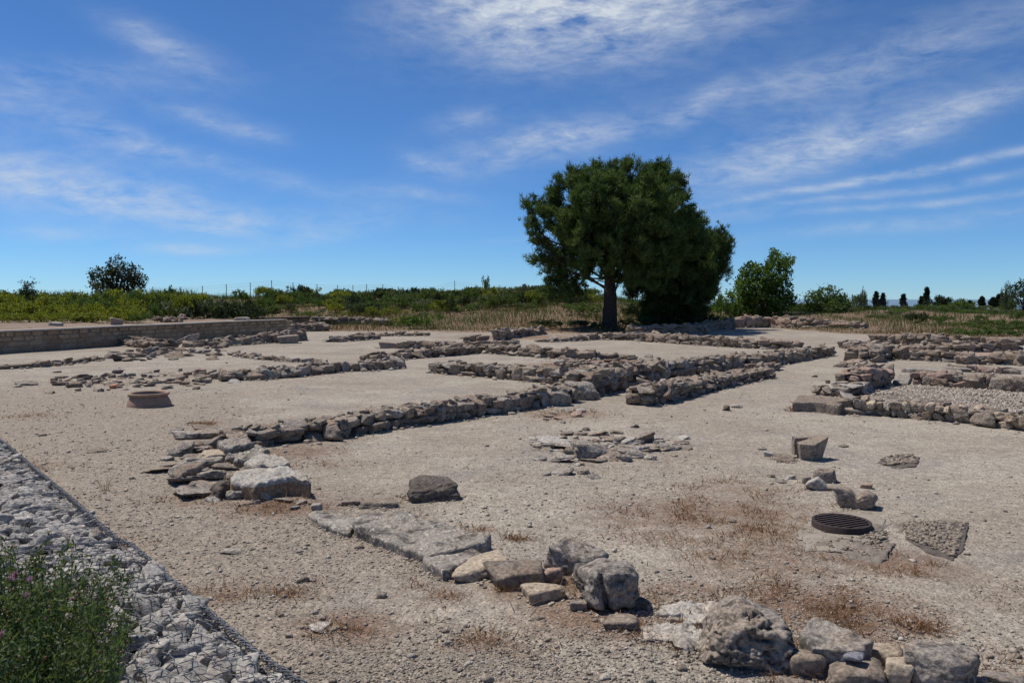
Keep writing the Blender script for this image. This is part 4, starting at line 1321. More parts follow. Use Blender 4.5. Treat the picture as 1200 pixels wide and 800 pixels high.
# the gravelled room at the right
P4 = [G(1000, 470), G(1066, 452), G(1300, 470), G(1330, 505)]
bedV = [(p.x, p.y, .035) for p in P4]
tag(link('gravel_floor', mesh_np('gravel_floor', bedV, [(0, 1, 2, 3)], M['gravel_bed'], False)), kind='structure')
uu, vv = RNG.uniform(0, 1, 9000), RNG.uniform(0, 1, 9000)
A4 = [np.array(p[:2]) for p in P4]
xy = (A4[0] * (1 - uu[:, None]) + A4[3] * uu[:, None]) * (1 - vv[:, None]) + (A4[1] * (1 - uu[:, None]) + A4[2] * uu[:, None]) * vv[:, None]
Vv, F, tn = scatter(xy, RNG.uniform(.018, .045, len(xy)), zoff=.035, base=(OCT_V, OCT_F))
tag(link('room_gravel', mesh_np('room_gravel', Vv, F, M['pebble'], False, {'tone': tn})), 'coarse grey gravel filling the room at right', 'gravel', kind='stuff')
# grit on the pebbled patches
for nm, poly, n, lab in (('patch_pebbles', [(1062, 613), (1133, 612), (1118, 655), (1064, 633)], 700, 'pebbles bedded in the square concrete patch'), ('patch_cobbles', [(1032, 536), (1070, 533), (1074, 544), (1036, 545)], 140, 'cobbles bedded in the small patch right of the carved block'), ('apron_rubble', [(956, 638), (1040, 622), (1045, 650), (1000, 655)], 260, 'broken lumps on the concrete apron before the grate')):
    A4 = [np.array(G(*p)[:2]) for p in poly]
    uu, vv = RNG.uniform(0, 1, n), RNG.uniform(0, 1, n)
    xy = (A4[0] * (1 - uu[:, None]) + A4[1] * uu[:, None]) * (1 - vv[:, None]) + (A4[3] * (1 - uu[:, None]) + A4[2] * uu[:, None]) * vv[:, None]
    Vv, F, tn = scatter(xy, RNG.uniform(.008, .024, n) * (1.6 if 'cobble' in nm else 1), zoff=.012, base=ICO[2])
    tag(link(nm, mesh_np(nm, Vv, F, M['pebble'], True, {'tone': tn * .25})), lab, 'gravel', kind='stuff')


# ------------------------------------------------------------------ gabions
def tube_np(paths, r, sides=4):
    """tubes along polylines, joined"""
    VV, FF, off = [], [], 0
    for P in paths:
        P = np.asarray(P, float)
        T = np.gradient(P, axis=0)
        T /= np.linalg.norm(T, axis=1)[:, None] + 1e-9
        up = np.where(np.abs(T[:, 2:3]) > .9, np.array([[1.0, 0, 0]]), np.array([[0, 0, 1.0]]))
        B1 = np.cross(T, up)
        B1 /= np.linalg.norm(B1, axis=1)[:, None] + 1e-9
        B2 = np.cross(T, B1)
        ang = np.arange(sides) / sides * 2 * math.pi
        rr_ = np.broadcast_to(np.asarray(r, float), (len(P),)) if np.ndim(r) <= 1 else r
        Q = P[:, None] + rr_[:, None, None] * (np.cos(ang)[None, :, None] * B1[:, None] + np.sin(ang)[None, :, None] * B2[:, None])
        VV.append(Q.reshape(-1, 3))
        n = len(P)
        for i in range(n - 1):
            for j in range(sides):
                a, b = off + i * sides + j, off + i * sides + (j + 1) % sides
                FF.append((a, b, b + sides, a + sides))
        off += n * sides
    return np.vstack(VV), np.array(FF)


def gab_arc():
    P = np.array(GAB, float)
    seg = np.hypot(*np.diff(P, axis=0).T)
    return P, np.concatenate([[0], np.cumsum(seg)])


GP, GS = gab_arc()


def gab_at(s, off):
    """point on the gabion: s along its edge, off inwards"""
    x, y = np.interp(s, GS, GP[:, 0]), np.interp(s, GS, GP[:, 1])
    ds = .35
    tx = np.interp(s + ds, GS, GP[:, 0]) - np.interp(s - ds, GS, GP[:, 0])
    ty = np.interp(s + ds, GS, GP[:, 1]) - np.interp(s - ds, GS, GP[:, 1])
    L = np.hypot(tx, ty) + 1e-9
    nx, ny = ty / L, -tx / L          # to the camera's side
    return x + nx * off, y + ny * off


GW_ = 1.35


def gab_z(s, off):
    return .06 + .05 * np.sin(np.clip(off / GW_, 0, 1) * math.pi) + .02 * vnoise(np.stack([np.ravel(s) * 1.6, np.ravel(off) * 1.6, np.zeros(np.size(s))], 1), 77).reshape(np.shape(s))


S_JOINT = float(GS[5] + .05)


GAB_BLOCKS = []
for k in range(14):
    GAB_BLOCKS.append(mesh_np('stone', *rock_verts(900 + k, 4, p=R.choice([16, 22, 30]), cuts=8, rough=.06, fscale=2.0, tilt=.25, cut=(.55, .95), octv=6), M['gabion_stone']))


def gabion(label, s0, s1, spacing):
    cx, cy = gab_at(np.array([(s0 + s1) / 2]), np.array([GW_ / 2]))
    o0 = Vector((float(cx[0]), float(cy[0]), -.05))
    e = empty('gabion', o0, label, 'gabion', 'stone filled gabions beside the site')
    rg = np.random.default_rng(int(s0 * 100) + 5)
    S_, O_ = [], []
    s = s0 + spacing * .5
    row = 0
    while s < s1 - .03:
        o_ = spacing * .4 + (row % 2) * spacing * .5
        while o_ < GW_ - spacing * .2:
            S_.append(s + rg.normal(0, spacing * .16))
            O_.append(min(GW_ - .03, max(.05, o_ + rg.normal(0, spacing * .16))))
            o_ += spacing * rg.uniform(.95, 1.35)
        s += spacing * .80
        row += 1
    S_, O_ = np.array(S_), np.array(O_)
    X, Y = gab_at(S_, O_)
    Z = gab_z(S_, O_)
    inv = (np.abs(X / np.maximum(Y, .1)) < .72) & (Y > 2.5)
    d = np.hypot(X, Y) + np.where(inv, 0, 100)
    order = np.argsort(d)
    rest = []
    for r_, i in enumerate(order):
        sz = spacing * rg.uniform(.42, .78)
        if r_ < 296:
            link('stone', GAB_BLOCKS[rg.integers(len(GAB_BLOCKS))], e, Vector((X[i], Y[i], Z[i] - sz * .32 + rg.normal(0, .012))) - o0, (rg.normal(0, .28), rg.normal(0, .28), rg.uniform(0, 6.28)), (sz, sz * rg.uniform(.55, .85), sz * rg.uniform(.34, .62)))
        else:
            rest.append(i)
    # stones past the limit and the deeper filling
    n2 = int((s1 - s0) * GW_ / (spacing ** 2) * 1.1)
    s2, o2 = rg.uniform(s0, s1, n2), rg.uniform(.05, GW_ - .03, n2)
    x2, y2 = gab_at(s2, o2)
    xr = np.concatenate([X[rest], x2])
    yr = np.concatenate([Y[rest], y2])
    zr = np.concatenate([Z[rest] - spacing * .15, gab_z(s2, o2) - spacing * .65])
    xy_ = np.stack([xr, yr], 1)
    Vv, F, tn = scatter(xy_, rg.uniform(.4, .65, len(xr)) * spacing, base=ICO[2], rng=rg)
    m = len(ICO[2][0])
    Vv = Vv.reshape(-1, m, 3)
    Vv[:, :, 2] += (zr - Vv[:, :, 2].mean(1))[:, None]
    Vv = Vv.reshape(-1, 3) - np.array(o0)
    tag(link('stone_filling', mesh_np('stone_filling', Vv, F, M['gabion_fill'], False, {'tone': tn}), e), kind='stuff')
    # dark bed under the stones
    ss = np.linspace(s0, s1, 30)
    Vb = []
    for q in ss:
        for of in (0.0, GW_):
            bx, by = gab_at(np.array([q]), np.array([of]))
            Vb.append((float(bx[0]) - o0.x, float(by[0]) - o0.y, -.06 - o0.z))
    link('earth_bed', mesh_np('earth_bed', Vb, [(2 * i, 2 * i + 1, 2 * i + 3, 2 * i + 2) for i in range(29)], M['fill'], False), e)
    # hexagonal wire netting laid over the stones
    a = .058
    paths = []
    nrow = int(GW_ / (a * 1.5)) + 1
    for r_ in range(nrow):
        y_ = r_ * a * 1.5
        k = 0
        line = []
        s = s0
        while s < s1:
            line.append((s, min(GW_, y_ + (a * .5 if k % 2 else 0))))
            s += a * .866
            k += 1
        line = np.array(line)
        line = line + rg.normal(0, .006, line.shape)
        bx, by = gab_at(line[:, 0], np.clip(line[:, 1], 0, GW_))
        bz = gab_z(line[:, 0], line[:, 1]) + .045 + rg.normal(0, .006, len(bx))
        L3 = np.stack([bx, by, bz], 1)
        vis = (by > 2.5)
        if vis.sum() > 3:
            paths.append(L3[vis])
        # links to the next row
        for i in range(1 - (r_ % 2), len(line) - 1, 2):
            if by[i] < 2.5:
                continue
            s_ = line[i, 0]
            o1, o2_ = line[i, 1], line[i, 1] + a
            if o2_ > GW_:
                continue
            b2x, b2y = gab_at(np.array([s_]), np.array([o2_]))
            paths.append(np.array([L3[i], [float(b2x[0]), float(b2y[0]), float(gab_z(np.array([s_]), np.array([o2_]))[0]) + .045]]))
    Vv, F = tube_np(paths, .0036 if s1 > S_JOINT + .5 else .0020, 3)
    link('wire_netting', mesh_np('wire_netting', Vv - np.array(o0), F, M['steel'], False), e)
    # twisted selvedge cable along the edge
    paths = []
    ss = np.arange(s0, s1, .02)
    ex, ey = gab_at(ss, np.zeros(len(ss)))
    sag = .012 * vnoise(np.stack([ss * 2.2, ss * 0, ss * 0], 1), 5)
    for ph in range(4):
        ang = ss * 34 + ph * math.pi / 2
        ra = .017 + .004 * np.sin(ss * 7 + ph)
        ox, oy = gab_at(ss, sag + ra * np.cos(ang))
        paths.append(np.stack([ox, oy, .085 + ra * np.sin(ang) + sag], 1))
    Vv, F = tube_np(paths, .0062, 5)
    link('edge_cable', mesh_np('edge_cable', Vv - np.array(o0), F, M['steel'], True), e)
    # binding loops
    paths = []
    for s in np.arange(s0 + .05, s1, .085):
        th = np.linspace(0, 2 * math.pi, 11)
        bx, by = gab_at(s + .02 * np.sin(th), .012 + .036 * np.cos(th))
        paths.append(np.stack([bx, by, .085 + .030 * np.sin(th)], 1))
    Vv, F = tube_np(paths, .0026, 4)
    link('binding_wire', mesh_np('binding_wire', Vv - np.array(o0), F, M['steel'], True), e)
    # end frame wire across
    fr = []
    for s in (s0 + .01, s1 - .01):
        o_ = np.linspace(0, GW_, 24)
        bx, by = gab_at(np.full(24, s), o_)
        Vv, F = tube_np([np.stack([bx, by, gab_z(np.full(24, s), o_) + .05], 1)], .006, 5)
        link('frame_wire', mesh_np('frame_wire', Vv - np.array(o0), F, M['steel'], True), e)


gabion('nearer gabion of grey stones under wire netting in the lower left corner', S_JOINT + .01, GS[-1] - 2.0, .165)
gabion('farther gabion of grey stones under wire netting along the left edge', 5.5, S_JOINT - .01, .14)


# ------------------------------------------------------------------ foliage
def leaves(cen, n, ln, wd, rng, updir=.3, out=None, tone=None, droop=0.0):
    """one quad per leaf: cen (k,3)"""
    k = len(cen)
    d = rng.normal(0, 1, (k, 3))
    d[:, 2] += updir
    if out is not None:
        d += out
    d /= np.linalg.norm(d, axis=1)[:, None]
    s = np.cross(d, rng.normal(0, 1, (k, 3)))
    s /= np.linalg.norm(s, axis=1)[:, None] + 1e-9
    L = ln * rng.uniform(.6, 1.3, k)[:, None]
    Wd = wd * rng.uniform(.6, 1.3, k)[:, None]
    a = cen
    b = cen + d * L * .5 + s * Wd
    c = cen + d * L
    e_ = cen + d * L * .5 - s * Wd
    Vv = np.stack([a, b, c, e_], 1).reshape(-1, 3)
    F = np.arange(4 * k).reshape(k, 4)
    tn = np.repeat(tone if tone is not None else rng.uniform(0, 1, k), 4)
    return Vv, F, tn


def needles(cen, axis, per, ln, wd, rng, tone, spread=.75):
    """tufts of needles: a thin triangle each"""
    k = len(cen)
    C = np.repeat(cen, per, 0)
    A = np.repeat(axis, per, 0)
    d = A + rng.normal(0, spread, (k * per, 3))
    d /= np.linalg.norm(d, axis=1)[:, None]
    s = np.cross(d, rng.normal(0, 1, (k * per, 3)))
    s /= np.linalg.norm(s, axis=1)[:, None] + 1e-9
    L = ln * rng.uniform(.65, 1.25, k * per)[:, None]
    C = C + rng.normal(0, ln * .18, C.shape)
    Vv = np.stack([C - s * wd, C + s * wd, C + d * L], 1).reshape(-1, 3)
    F = np.arange(3 * k * per).reshape(-1, 3)
    tn = np.repeat(np.clip(np.repeat(tone, per) + rng.normal(0, .08, k * per), 0, 1), 3)
    return Vv, F, tn


def limb(a, b, r0, r1, n=9, bend=.08, rng=None):
    a, b = np.array(a, float), np.array(b, float)
    t = np.linspace(0, 1, n)
    P = a + (b - a) * t[:, None]
    ln = np.linalg.norm(b - a)
    off = rng.normal(0, 1, 3) * bend * ln
    P += np.sin(t * math.pi)[:, None] * off + np.cumsum(rng.normal(0, .012 * ln, (n, 3)), 0) * np.sin(t * math.pi)[:, None]
    return P, r0 + (r1 - r0) * t


def tubes_var(items, sides=8):
    VV, FF, off = [], [], 0
    for P, r in items:
        v, f = tube_np([P], np.asarray(r), sides)
        VV.append(v)
        FF.append(f + off)
        off += len(v)
    return np.vstack(VV), np.vstack(FF)


def pine(label, bpx, by, d, lobes, trunk_r, seed, ntuft, bare=(), fork=.36):
    rng = np.random.default_rng(seed)
    base = V(bpx, d)
    base.z -= .1
    e = empty('pine_tree', base, label, 'pine tree')
    sc = d / FPX
    cen, axs, ton, items = [], [], [], []
    hub = np.array([0, 0, 0])
    LB = []
    for (px, py, r, dep) in lobes:
        LB.append((np.array([(px - bpx) * sc, dep, CAM_H + (350 - py) * sc - base.z]), r * sc))
    crown_c = np.mean([c for c, _ in LB], 0)
    vol = np.array([r ** 2 for _, r in LB])
    vol = vol / vol.sum()
    for (c, r), w in zip(LB, vol):
        n = int(ntuft * w)
        # branch-end sprays inside each lobe
        ns = max(8, int(n / 20))
        dirs = rng.normal(0, 1, (ns, 3))
        dirs /= np.linalg.norm(dirs, axis=1)[:, None]
        rad_ = r * rng.uniform(.35, 1.0, ns) ** .5
        sp = c + dirs * rad_[:, None] * np.array([1, 1, .82])
        st = np.clip(rng.normal(.5, .22, ns), 0, 1)
        idx = rng.integers(0, ns, n)
        sdir = sp - (crown_c - np.array([0, 0, 1.2]))
        sdir /= np.linalg.norm(sdir, axis=1)[:, None]
        along = rng.uniform(-.42, .36, n)[:, None]
        cc = sp[idx] + sdir[idx] * along + rng.normal(0, .15, (n, 3))
        cen.append(cc)
        ax = sdir[idx] * .5 + np.array([0, 0, .9])
        axs.append(ax / np.linalg.norm(ax, axis=1)[:, None])
        ton.append(np.clip(st[idx] + rng.normal(0, .1, n), 0, 1))
        # limbs
        h0 = max(1.6, min(c[2] - .8, c[2] * rng.uniform(.42, .62)))
        st_ = (c[0] * .55, c[1] * .5, c[2] + 1.6) if c[2] < 5.2 and abs(c[0]) > 1.5 else (hub[0] + (c[0] * .05), 0, h0)
        P, rr_ = limb(st_, c, trunk_r * (.09 if st_[2] > h0 else .17), .03, 10, .07, rng)
        items.append((P, rr_))
        for j in range(0, ns, 3):
            P, rr_ = limb(c * .8 + np.array([0, 0, h0]) * .2 * np.array([0, 0, 1]), sp[j], .03, .01, 5, .08, rng) if c[2] > 5.2 else limb(c, sp[j], .02, .008, 5, .08, rng)
            items.append((P, rr_))
    cen, axs, ton = np.vstack(cen), np.vstack(axs), np.concatenate(ton)
    Vv, F, tn = needles(cen, axs, 12, .34, .026, rng, ton)
    link('crown', mesh_np('crown', Vv, F, M['pine'], False, {'tone': tn}), e)
    zt = crown_c[2]
    P = np.array([[0, 0, -.2], [0, 0, .15], [.02, 0, .8], [.05, 0, zt * .3], [.02, .05, zt * .5], [.1, .1, zt * .8], [.15, 0, zt * 1.15]])
    rr_ = np.array([1.45, 1.18, 1.0, .92, .8, .5, .15]) * trunk_r
    t2 = np.linspace(0, len(P) - 1, 40)
    PP = np.stack([np.interp(t2, range(len(P)), P[:, k]) for k in range(3)], 1)
    RR = np.interp(t2, range(len(P)), rr_)
    Vt, Ft = tube_np([PP], RR, 18)
    nn = fbm(Vt * np.array([5, 5, 1.6]), 4, seed, .6)
    axis = np.zeros_like(Vt)
    axis[:, 2] = Vt[:, 2]
    rv = Vt - axis
    Vt[:, :2] += rv[:, :2] * (.09 * nn)[:, None]
    link('trunk', mesh_np('trunk', Vt, Ft, M['bark']), e)
    Vl, Fl = tubes_var(items, 6)
    link('limbs', mesh_np('limbs', Vl, Fl, M['bark']), e)
    for (x0, y0_, x1, y1_, r) in bare:
        P, rr_ = limb(((x0 - bpx) * sc, -.3, CAM_H + (350 - y0_) * sc - base.z), ((x1 - bpx) * sc, -1.2, CAM_H + (350 - y1_) * sc - base.z), r, r * .6, 9, .05, rng)
        Vb, Fb = tubes_var([(P, rr_)], 7)
        link('bare_branch', mesh_np('bare_branch', Vb, Fb, M['pale_bark']), e)
    return e


LOBES1 = [(735, 216, 36, 0), (700, 214, 32, 1), (768, 222, 32, 0), (668, 226, 26, -.5), (645, 238, 20, .5), (622, 243, 9, 0), (700, 245, 42, -2), (745, 250, 46, -2.5), (785, 248, 32, 1), (805, 262, 22, 0), (655, 262, 26, -1.2),
          (622, 268, 11, -.4), (632, 280, 10, .4), (662, 288, 20, 1.2), (700, 285, 40, -1.8), (745, 290, 44, -2.6), (735, 240, 44, 2.8), (700, 270, 44, 2.6), (760, 280, 44, 2.4), (640, 301, 12, .2), (655, 314, 16, .8), (625, 303, 5, 0), (680, 310, 20, -.6),
          (725, 312, 28, -1.5), (668, 328, 14, 1.4), (650, 330, 9, 1.0), (645, 345, 9, .5), (662, 344, 9, -.5), (676, 340, 10, .4), (755, 316, 30, -2), (790, 285, 34, -1)]
pine('round topped pine with a thick straight trunk, tallest tree on the site', 714, 388, 54, LOBES1, .50, 41, 21000, bare=[(709, 326, 676, 320, .07), (712, 330, 690, 331, .04)])
LOBES2 = [(800, 300, 30, 0), (822, 290, 22, .4), (838, 285, 16, -.4), (846, 292, 9, 0), (832, 310, 24, -.6), (815, 325, 26, -1), (838, 322, 13, .4), (790, 335, 26, -1.4), (775, 350, 22, -1), (805, 348, 22, -1.2), (826, 342, 14, .4), (765, 362, 14, -.4), (790, 365, 16, -.6), (800, 320, 34, 1.4), (775, 330, 24, 1.2), (812, 362, 10, -.4), (748, 345, 12, .2), (760, 372, 10, -.5), (778, 376, 12, -.8), (803, 374, 12, -.8), (820, 368, 9, .3)]
pine('lower dense pine growing close behind the right side of the tall pine', 790, 385, 58, LOBES2, .22, 43, 10500)


def broad_tree(name, label, bpx, d, lobes, mat, seed, nleaf, leaf=(.16, .05), trunks=((0, 0),), tr=.12, cat='tree', per=22):
    rng = np.random.default_rng(seed)
    base = V(bpx, d)
    base.z -= .1
    e = empty(name, base, label, cat)
    sc = d / FPX
    cen, ton, items, outs = [], [], [], []
    ar = np.array([r for _, _, r in lobes], float) ** 2
    ar /= ar.sum()
    for (px, py, r), w in zip(lobes, ar):
        c = np.array([(px - bpx) * sc, rng.normal(0, r * sc * .35), CAM_H + (350 - py) * sc - base.z])
        n = int(nleaf * w)
        ns = max(5, n // per)
        dirs = rng.normal(0, 1, (ns, 3))
        dirs /= np.linalg.norm(dirs, axis=1)[:, None]
        sp = c + dirs * (r * sc * rng.uniform(.3, 1.05, ns) ** .6)[:, None]
        st = np.clip(rng.normal(.5, .2, ns), 0, 1)
        idx = rng.integers(0, ns, n)
        cen.append(sp[idx] + rng.normal(0, .10 * (d / 60) + r * sc * .05, (n, 3)))
        outs.append(dirs[idx] * .6)
        ton.append(np.clip(st[idx] + rng.normal(0, .12, n), 0, 1))
        t0 = trunks[rng.integers(len(trunks))]
        P, rr_ = limb((t0[0], t0[1], max(.2, c[2] * .3)), c, tr * .45, .02, 8, .06, rng)
        items.append((P, rr_))
        for j in range(0, ns, 3):
            items.append(limb(c, sp[j], .018, .006, 4, .05, rng))
    cen, outs, ton = np.vstack(cen), np.vstack(outs), np.concatenate(ton)
    Vv, F, tn = leaves(cen, len(cen), leaf[0], leaf[1], rng, .3, outs, ton)
    link('crown', mesh_np('crown', Vv, F, M[mat], False, {'tone': tn}), e)
    top = max(c[1] for c in [(0, 1)])
    zt = np.mean([CAM_H + (350 - py) * sc - base.z for _, py, _ in lobes])
    tk = [limb((x, y, -.15), (x * 1.5, y, zt * .9), tr, tr * .4, 8, .04, rng) for x, y in trunks]
    Vt, Ft = tubes_var(tk, 9)
    link('trunk', mesh_np('trunk', Vt, Ft, M['bark']), e)
    Vl, Fl = tubes_var(items, 5)
    link('limbs', mesh_np('limbs', Vl, Fl, M['bark']), e)
    return e


broad_tree('broadleaf_tree', 'light green bushy tree with two tops right of the pine', 888, 66, [(882, 338, 22), (868, 348, 16), (908, 318, 16), (914, 303, 12), (900, 330, 22), (890, 352, 24), (872, 358, 18), (915, 338, 14), (905, 352, 18), (878, 322, 12), (925, 350, 8), (921, 310, 7), (905, 298, 6), (880, 312, 5)], 'tree_leaf', 51, 12000, (.22, .075), ((-.3, 0), (.5, .2)), .14)
broad_tree('round_bush', 'dense dome shaped green bush right of the broadleaf tree', 970, 66, [(958, 351, 13), (972, 347, 13), (985, 352, 12), (948, 358, 10), (966, 357, 15), (982, 360, 14), (994, 358, 8), (955, 364, 12), (972, 366, 14)], 'shrub_green', 55, 6500, (.17, .055), ((-.4, 0), (.4, 0)), .06, cat='bush')
broad_tree('oak_tree', 'dark rounded tree rising behind the scrub at far left', 140, 84, [(140, 312, 11), (124, 322, 11), (112, 320, 7), (150, 318, 12), (160, 322, 9), (135, 328, 14), (156, 332, 12), (118, 333, 10), (168, 336, 6), (145, 338, 14), (130, 342, 14), (108, 330, 5), (170, 328, 4)], 'oak_leaf', 52, 5200, (.24, .08), ((-.4, 0), (.6, 0), (.1, .3)), .2)
broad_tree('dark_tree', 'dark green tree cut off by the right edge of the picture', 1200, 72, [(1195, 345, 12), (1205, 338, 12), (1190, 358, 14), (1210, 352, 18), (1182, 352, 8), (1196, 335, 5), (1225, 345, 16)], 'shrub_dark', 53, 3600, (.2, .06), ((0, 0),), .12)
broad_tree('sapling', 'thin upright sapling at the left end of the scrub', 32, 50, [(33, 338, 6), (38, 332, 5), (28, 334, 4), (34, 346, 8), (40, 345, 6), (26, 346, 6), (30, 356, 9)], 'shrub_dark', 54, 1100, (.13, .035), ((0, 0),), .04)


def cypress(label, px, top, d, wpx, seed):
    rng = np.random.default_rng(seed)
    base = V(px, d)
    e = empty('cypress_tree', base, label, 'cypress', 'small cypresses on the right skyline')
    h = CAM_H + (350 - top) * d / FPX - base.z
    r = wpx * d / FPX / 2
    n = 1300
    t = rng.uniform(0.02, 1, n) ** .8
    a = rng.uniform(0, 6.28, n)
    prof = r * np.minimum(1, (1 - t) * 2.2) ** .8 * (.75 + .25 * np.sin(t * 9 + a))
    rr_ = prof * rng.uniform(.4, 1.05, n)
    cen = np.stack([rr_ * np.cos(a), rr_ * np.sin(a), t * h], 1)
    Vv, F, tn = leaves(cen, n, .32, .07, rng, 2.2)
    link('crown', mesh_np('crown', Vv, F, M['cypress'], False, {'tone': tn}), e)
    P, r2 = limb((0, 0, -.2), (0, 0, h * .9), r * .16, .02, 6, .01, rng)
    Vt, Ft = tubes_var([(P, r2)], 6)
    link('trunk', mesh_np('trunk', Vt, Ft, M['bark']), e)


for lb, px, top, d, w, sd in [('left of a close pair of small cypresses on the right skyline', 1026, 344, 88, 8, 1), ('right of a close pair of small cypresses on the right skyline', 1034, 346, 88, 7, 2), ('lone slim cypress standing against the sea', 1058, 347, 86, 7, 3), ('pointed cypress at the left end of the dark clump on the skyline', 1085, 339, 84, 8, 4),
                              ('stubby cypress touching the dark skyline clump', 1079, 350, 85, 4, 5), ('slim cypress between the dark clump and the right edge', 1150, 350, 84, 7, 6), ('short cypress just left of the slim one near the right edge', 1136, 355, 85, 6, 7), ('broad cypress just right of the slim one near the right edge', 1163, 351, 82, 9, 8), ('last cypress before the dark tree at the right edge', 1170, 347, 82, 7, 9)]:
    cypress(lb, px, top, d, w, sd)

# shrub meshes: a leafy mound with uneven outline, unit radius 1, height 1
SHRUB = {}


def shrub_mesh(mat, k, n=1500, leaf=.11, wd=.035, spiky=0.0):
    key = (mat, k, spiky)
    if key in SHRUB:
        return SHRUB[key]
    rng = np.random.default_rng(hash((mat, k)) % 10000 if False else sum(map(ord, mat)) * 7 + k * 13 + 3)
    nl = 11
    cs = np.stack([rng.normal(0, .42, nl), rng.normal(0, .42, nl), rng.uniform(.2, .68, nl)], 1)
    rs = rng.uniform(.22, .42, nl)
    cen, ton, outs = [], [], []
    for c, r in zip(cs, rs):
        m = n // nl
        ns = max(6, m // 12)
        dirs = rng.normal(0, 1, (ns, 3))
        dirs /= np.linalg.norm(dirs, axis=1)[:, None]
        dirs[:, 2] = np.abs(dirs[:, 2]) * 1.0 - .25
        sp = c + dirs * (r * rng.uniform(.4, 1.1, ns) ** .5)[:, None]
        st = np.clip(rng.normal(.5, .24, ns), 0, 1)
        idx = rng.integers(0, ns, m)
        up = rng.uniform(0, .22 * (1 + 2 * spiky), m)
        q = sp[idx] + rng.normal(0, .05, (m, 3))
        q[:, 2] = np.abs(q[:, 2] + up * spiky)
        cen.append(q)
        outs.append(dirs[idx] * .7)
        ton.append(np.clip(st[idx] + rng.normal(0, .1, m), 0, 1))
    cen, outs, ton = np.vstack(cen), np.vstack(outs), np.concatenate(ton)
    Vv, F, tn = leaves(cen, len(cen), leaf, wd, rng, .5 + 2 * spiky, outs, ton)
    SHRUB[key] = mesh_np('shrub', Vv, F, M[mat], False, {'tone': tn})
    return SHRUB[key]


def shrub(label, px, d, wpx, top, mat, group=None, z=None, spiky=0.0, cat='shrub', n=1500, name='shrub', leaf=.11):
    p = V(px, d, z)
    r = wpx * d / FPX / 2 / .95
    h = max(.3, CAM_H + (350 - top) * d / FPX - p.z)
    o = link(name, shrub_mesh(mat, R.randrange(4), n, spiky=spiky, leaf=leaf), loc=(p.x, p.y, p.z - .05), rot=(0, 0, R.uniform(0, 6.28)), scale=(r, r, h * 1.02))
    return tag(o, label, cat, group)


# the yellow green hedge above the retaining wall
HUSED = set()
rs = random.Random(21)
for row, (dd, lo, hi) in enumerate([(40.4, 363, 368), (43.5, 354, 360), (47.5, 347, 353), (51, 343, 349), (55, 340, 346)]):
    x = -30 + rs.uniform(0, 10)
    while x < 205 + row * 8:
        w = rs.uniform(30, 50)
        if row <= 1 and x > 178:
            break
        mt = 'shrub_yellow' if rs.random() < .78 else 'shrub_green'
        by = 'at the left edge' if x < 22 else ('behind the millstone' if x < 90 else ('in front of the oak' if x < 128 else ('behind the square cut block' if x < 160 else 'left of the dark shrubs')))
        rowname = ['front', 'second', 'middle', 'fourth', 'back'][row]
        for siz in ('narrow' if w < 37 else 'wide', 'medium', 'bushy', 'leafy', 'full', 'uneven'):
            lb = f"{siz} {'yellow green' if mt == 'shrub_yellow' else 'deeper green'} hedge shrub {by}, {rowname} row on the terrace"
            if lb not in HUSED:
                break
        HUSED.add(lb)
        shrub(lb, x, dd + rs.uniform(-.5, 1), w, rs.uniform(lo, hi), mt, 'shrubs of the hedge on the terrace', z=.9, spiky=.5)
        x += w * rs.uniform(.5, .68)
for (px, d, w, top) in [(205, 47.5, 44, 350), (228, 49, 44, 345), (250, 50, 46, 348), (272, 50, 44, 349), (295, 50.2, 36, 354), (240, 52, 42, 343), (185, 50, 40, 347), (288, 54, 38, 347)]:
    mt = 'shrub_dark' if rs.random() < .5 else 'shrub_grey'
    shrub(f"{'broad' if w > 44 else ('narrow' if w < 40 else 'middling')} {'dark' if mt == 'shrub_dark' else 'grey green'} shrub {'behind the rubble mound' if px < 215 else ('between mound and domed stone' if px < 260 else 'behind the domed stone')}, {'nearer' if d < 50.5 else 'farther'} row on the terrace", px, d, w, top, mt, 'dark rounded shrubs at the right end of the terrace', z=.75)
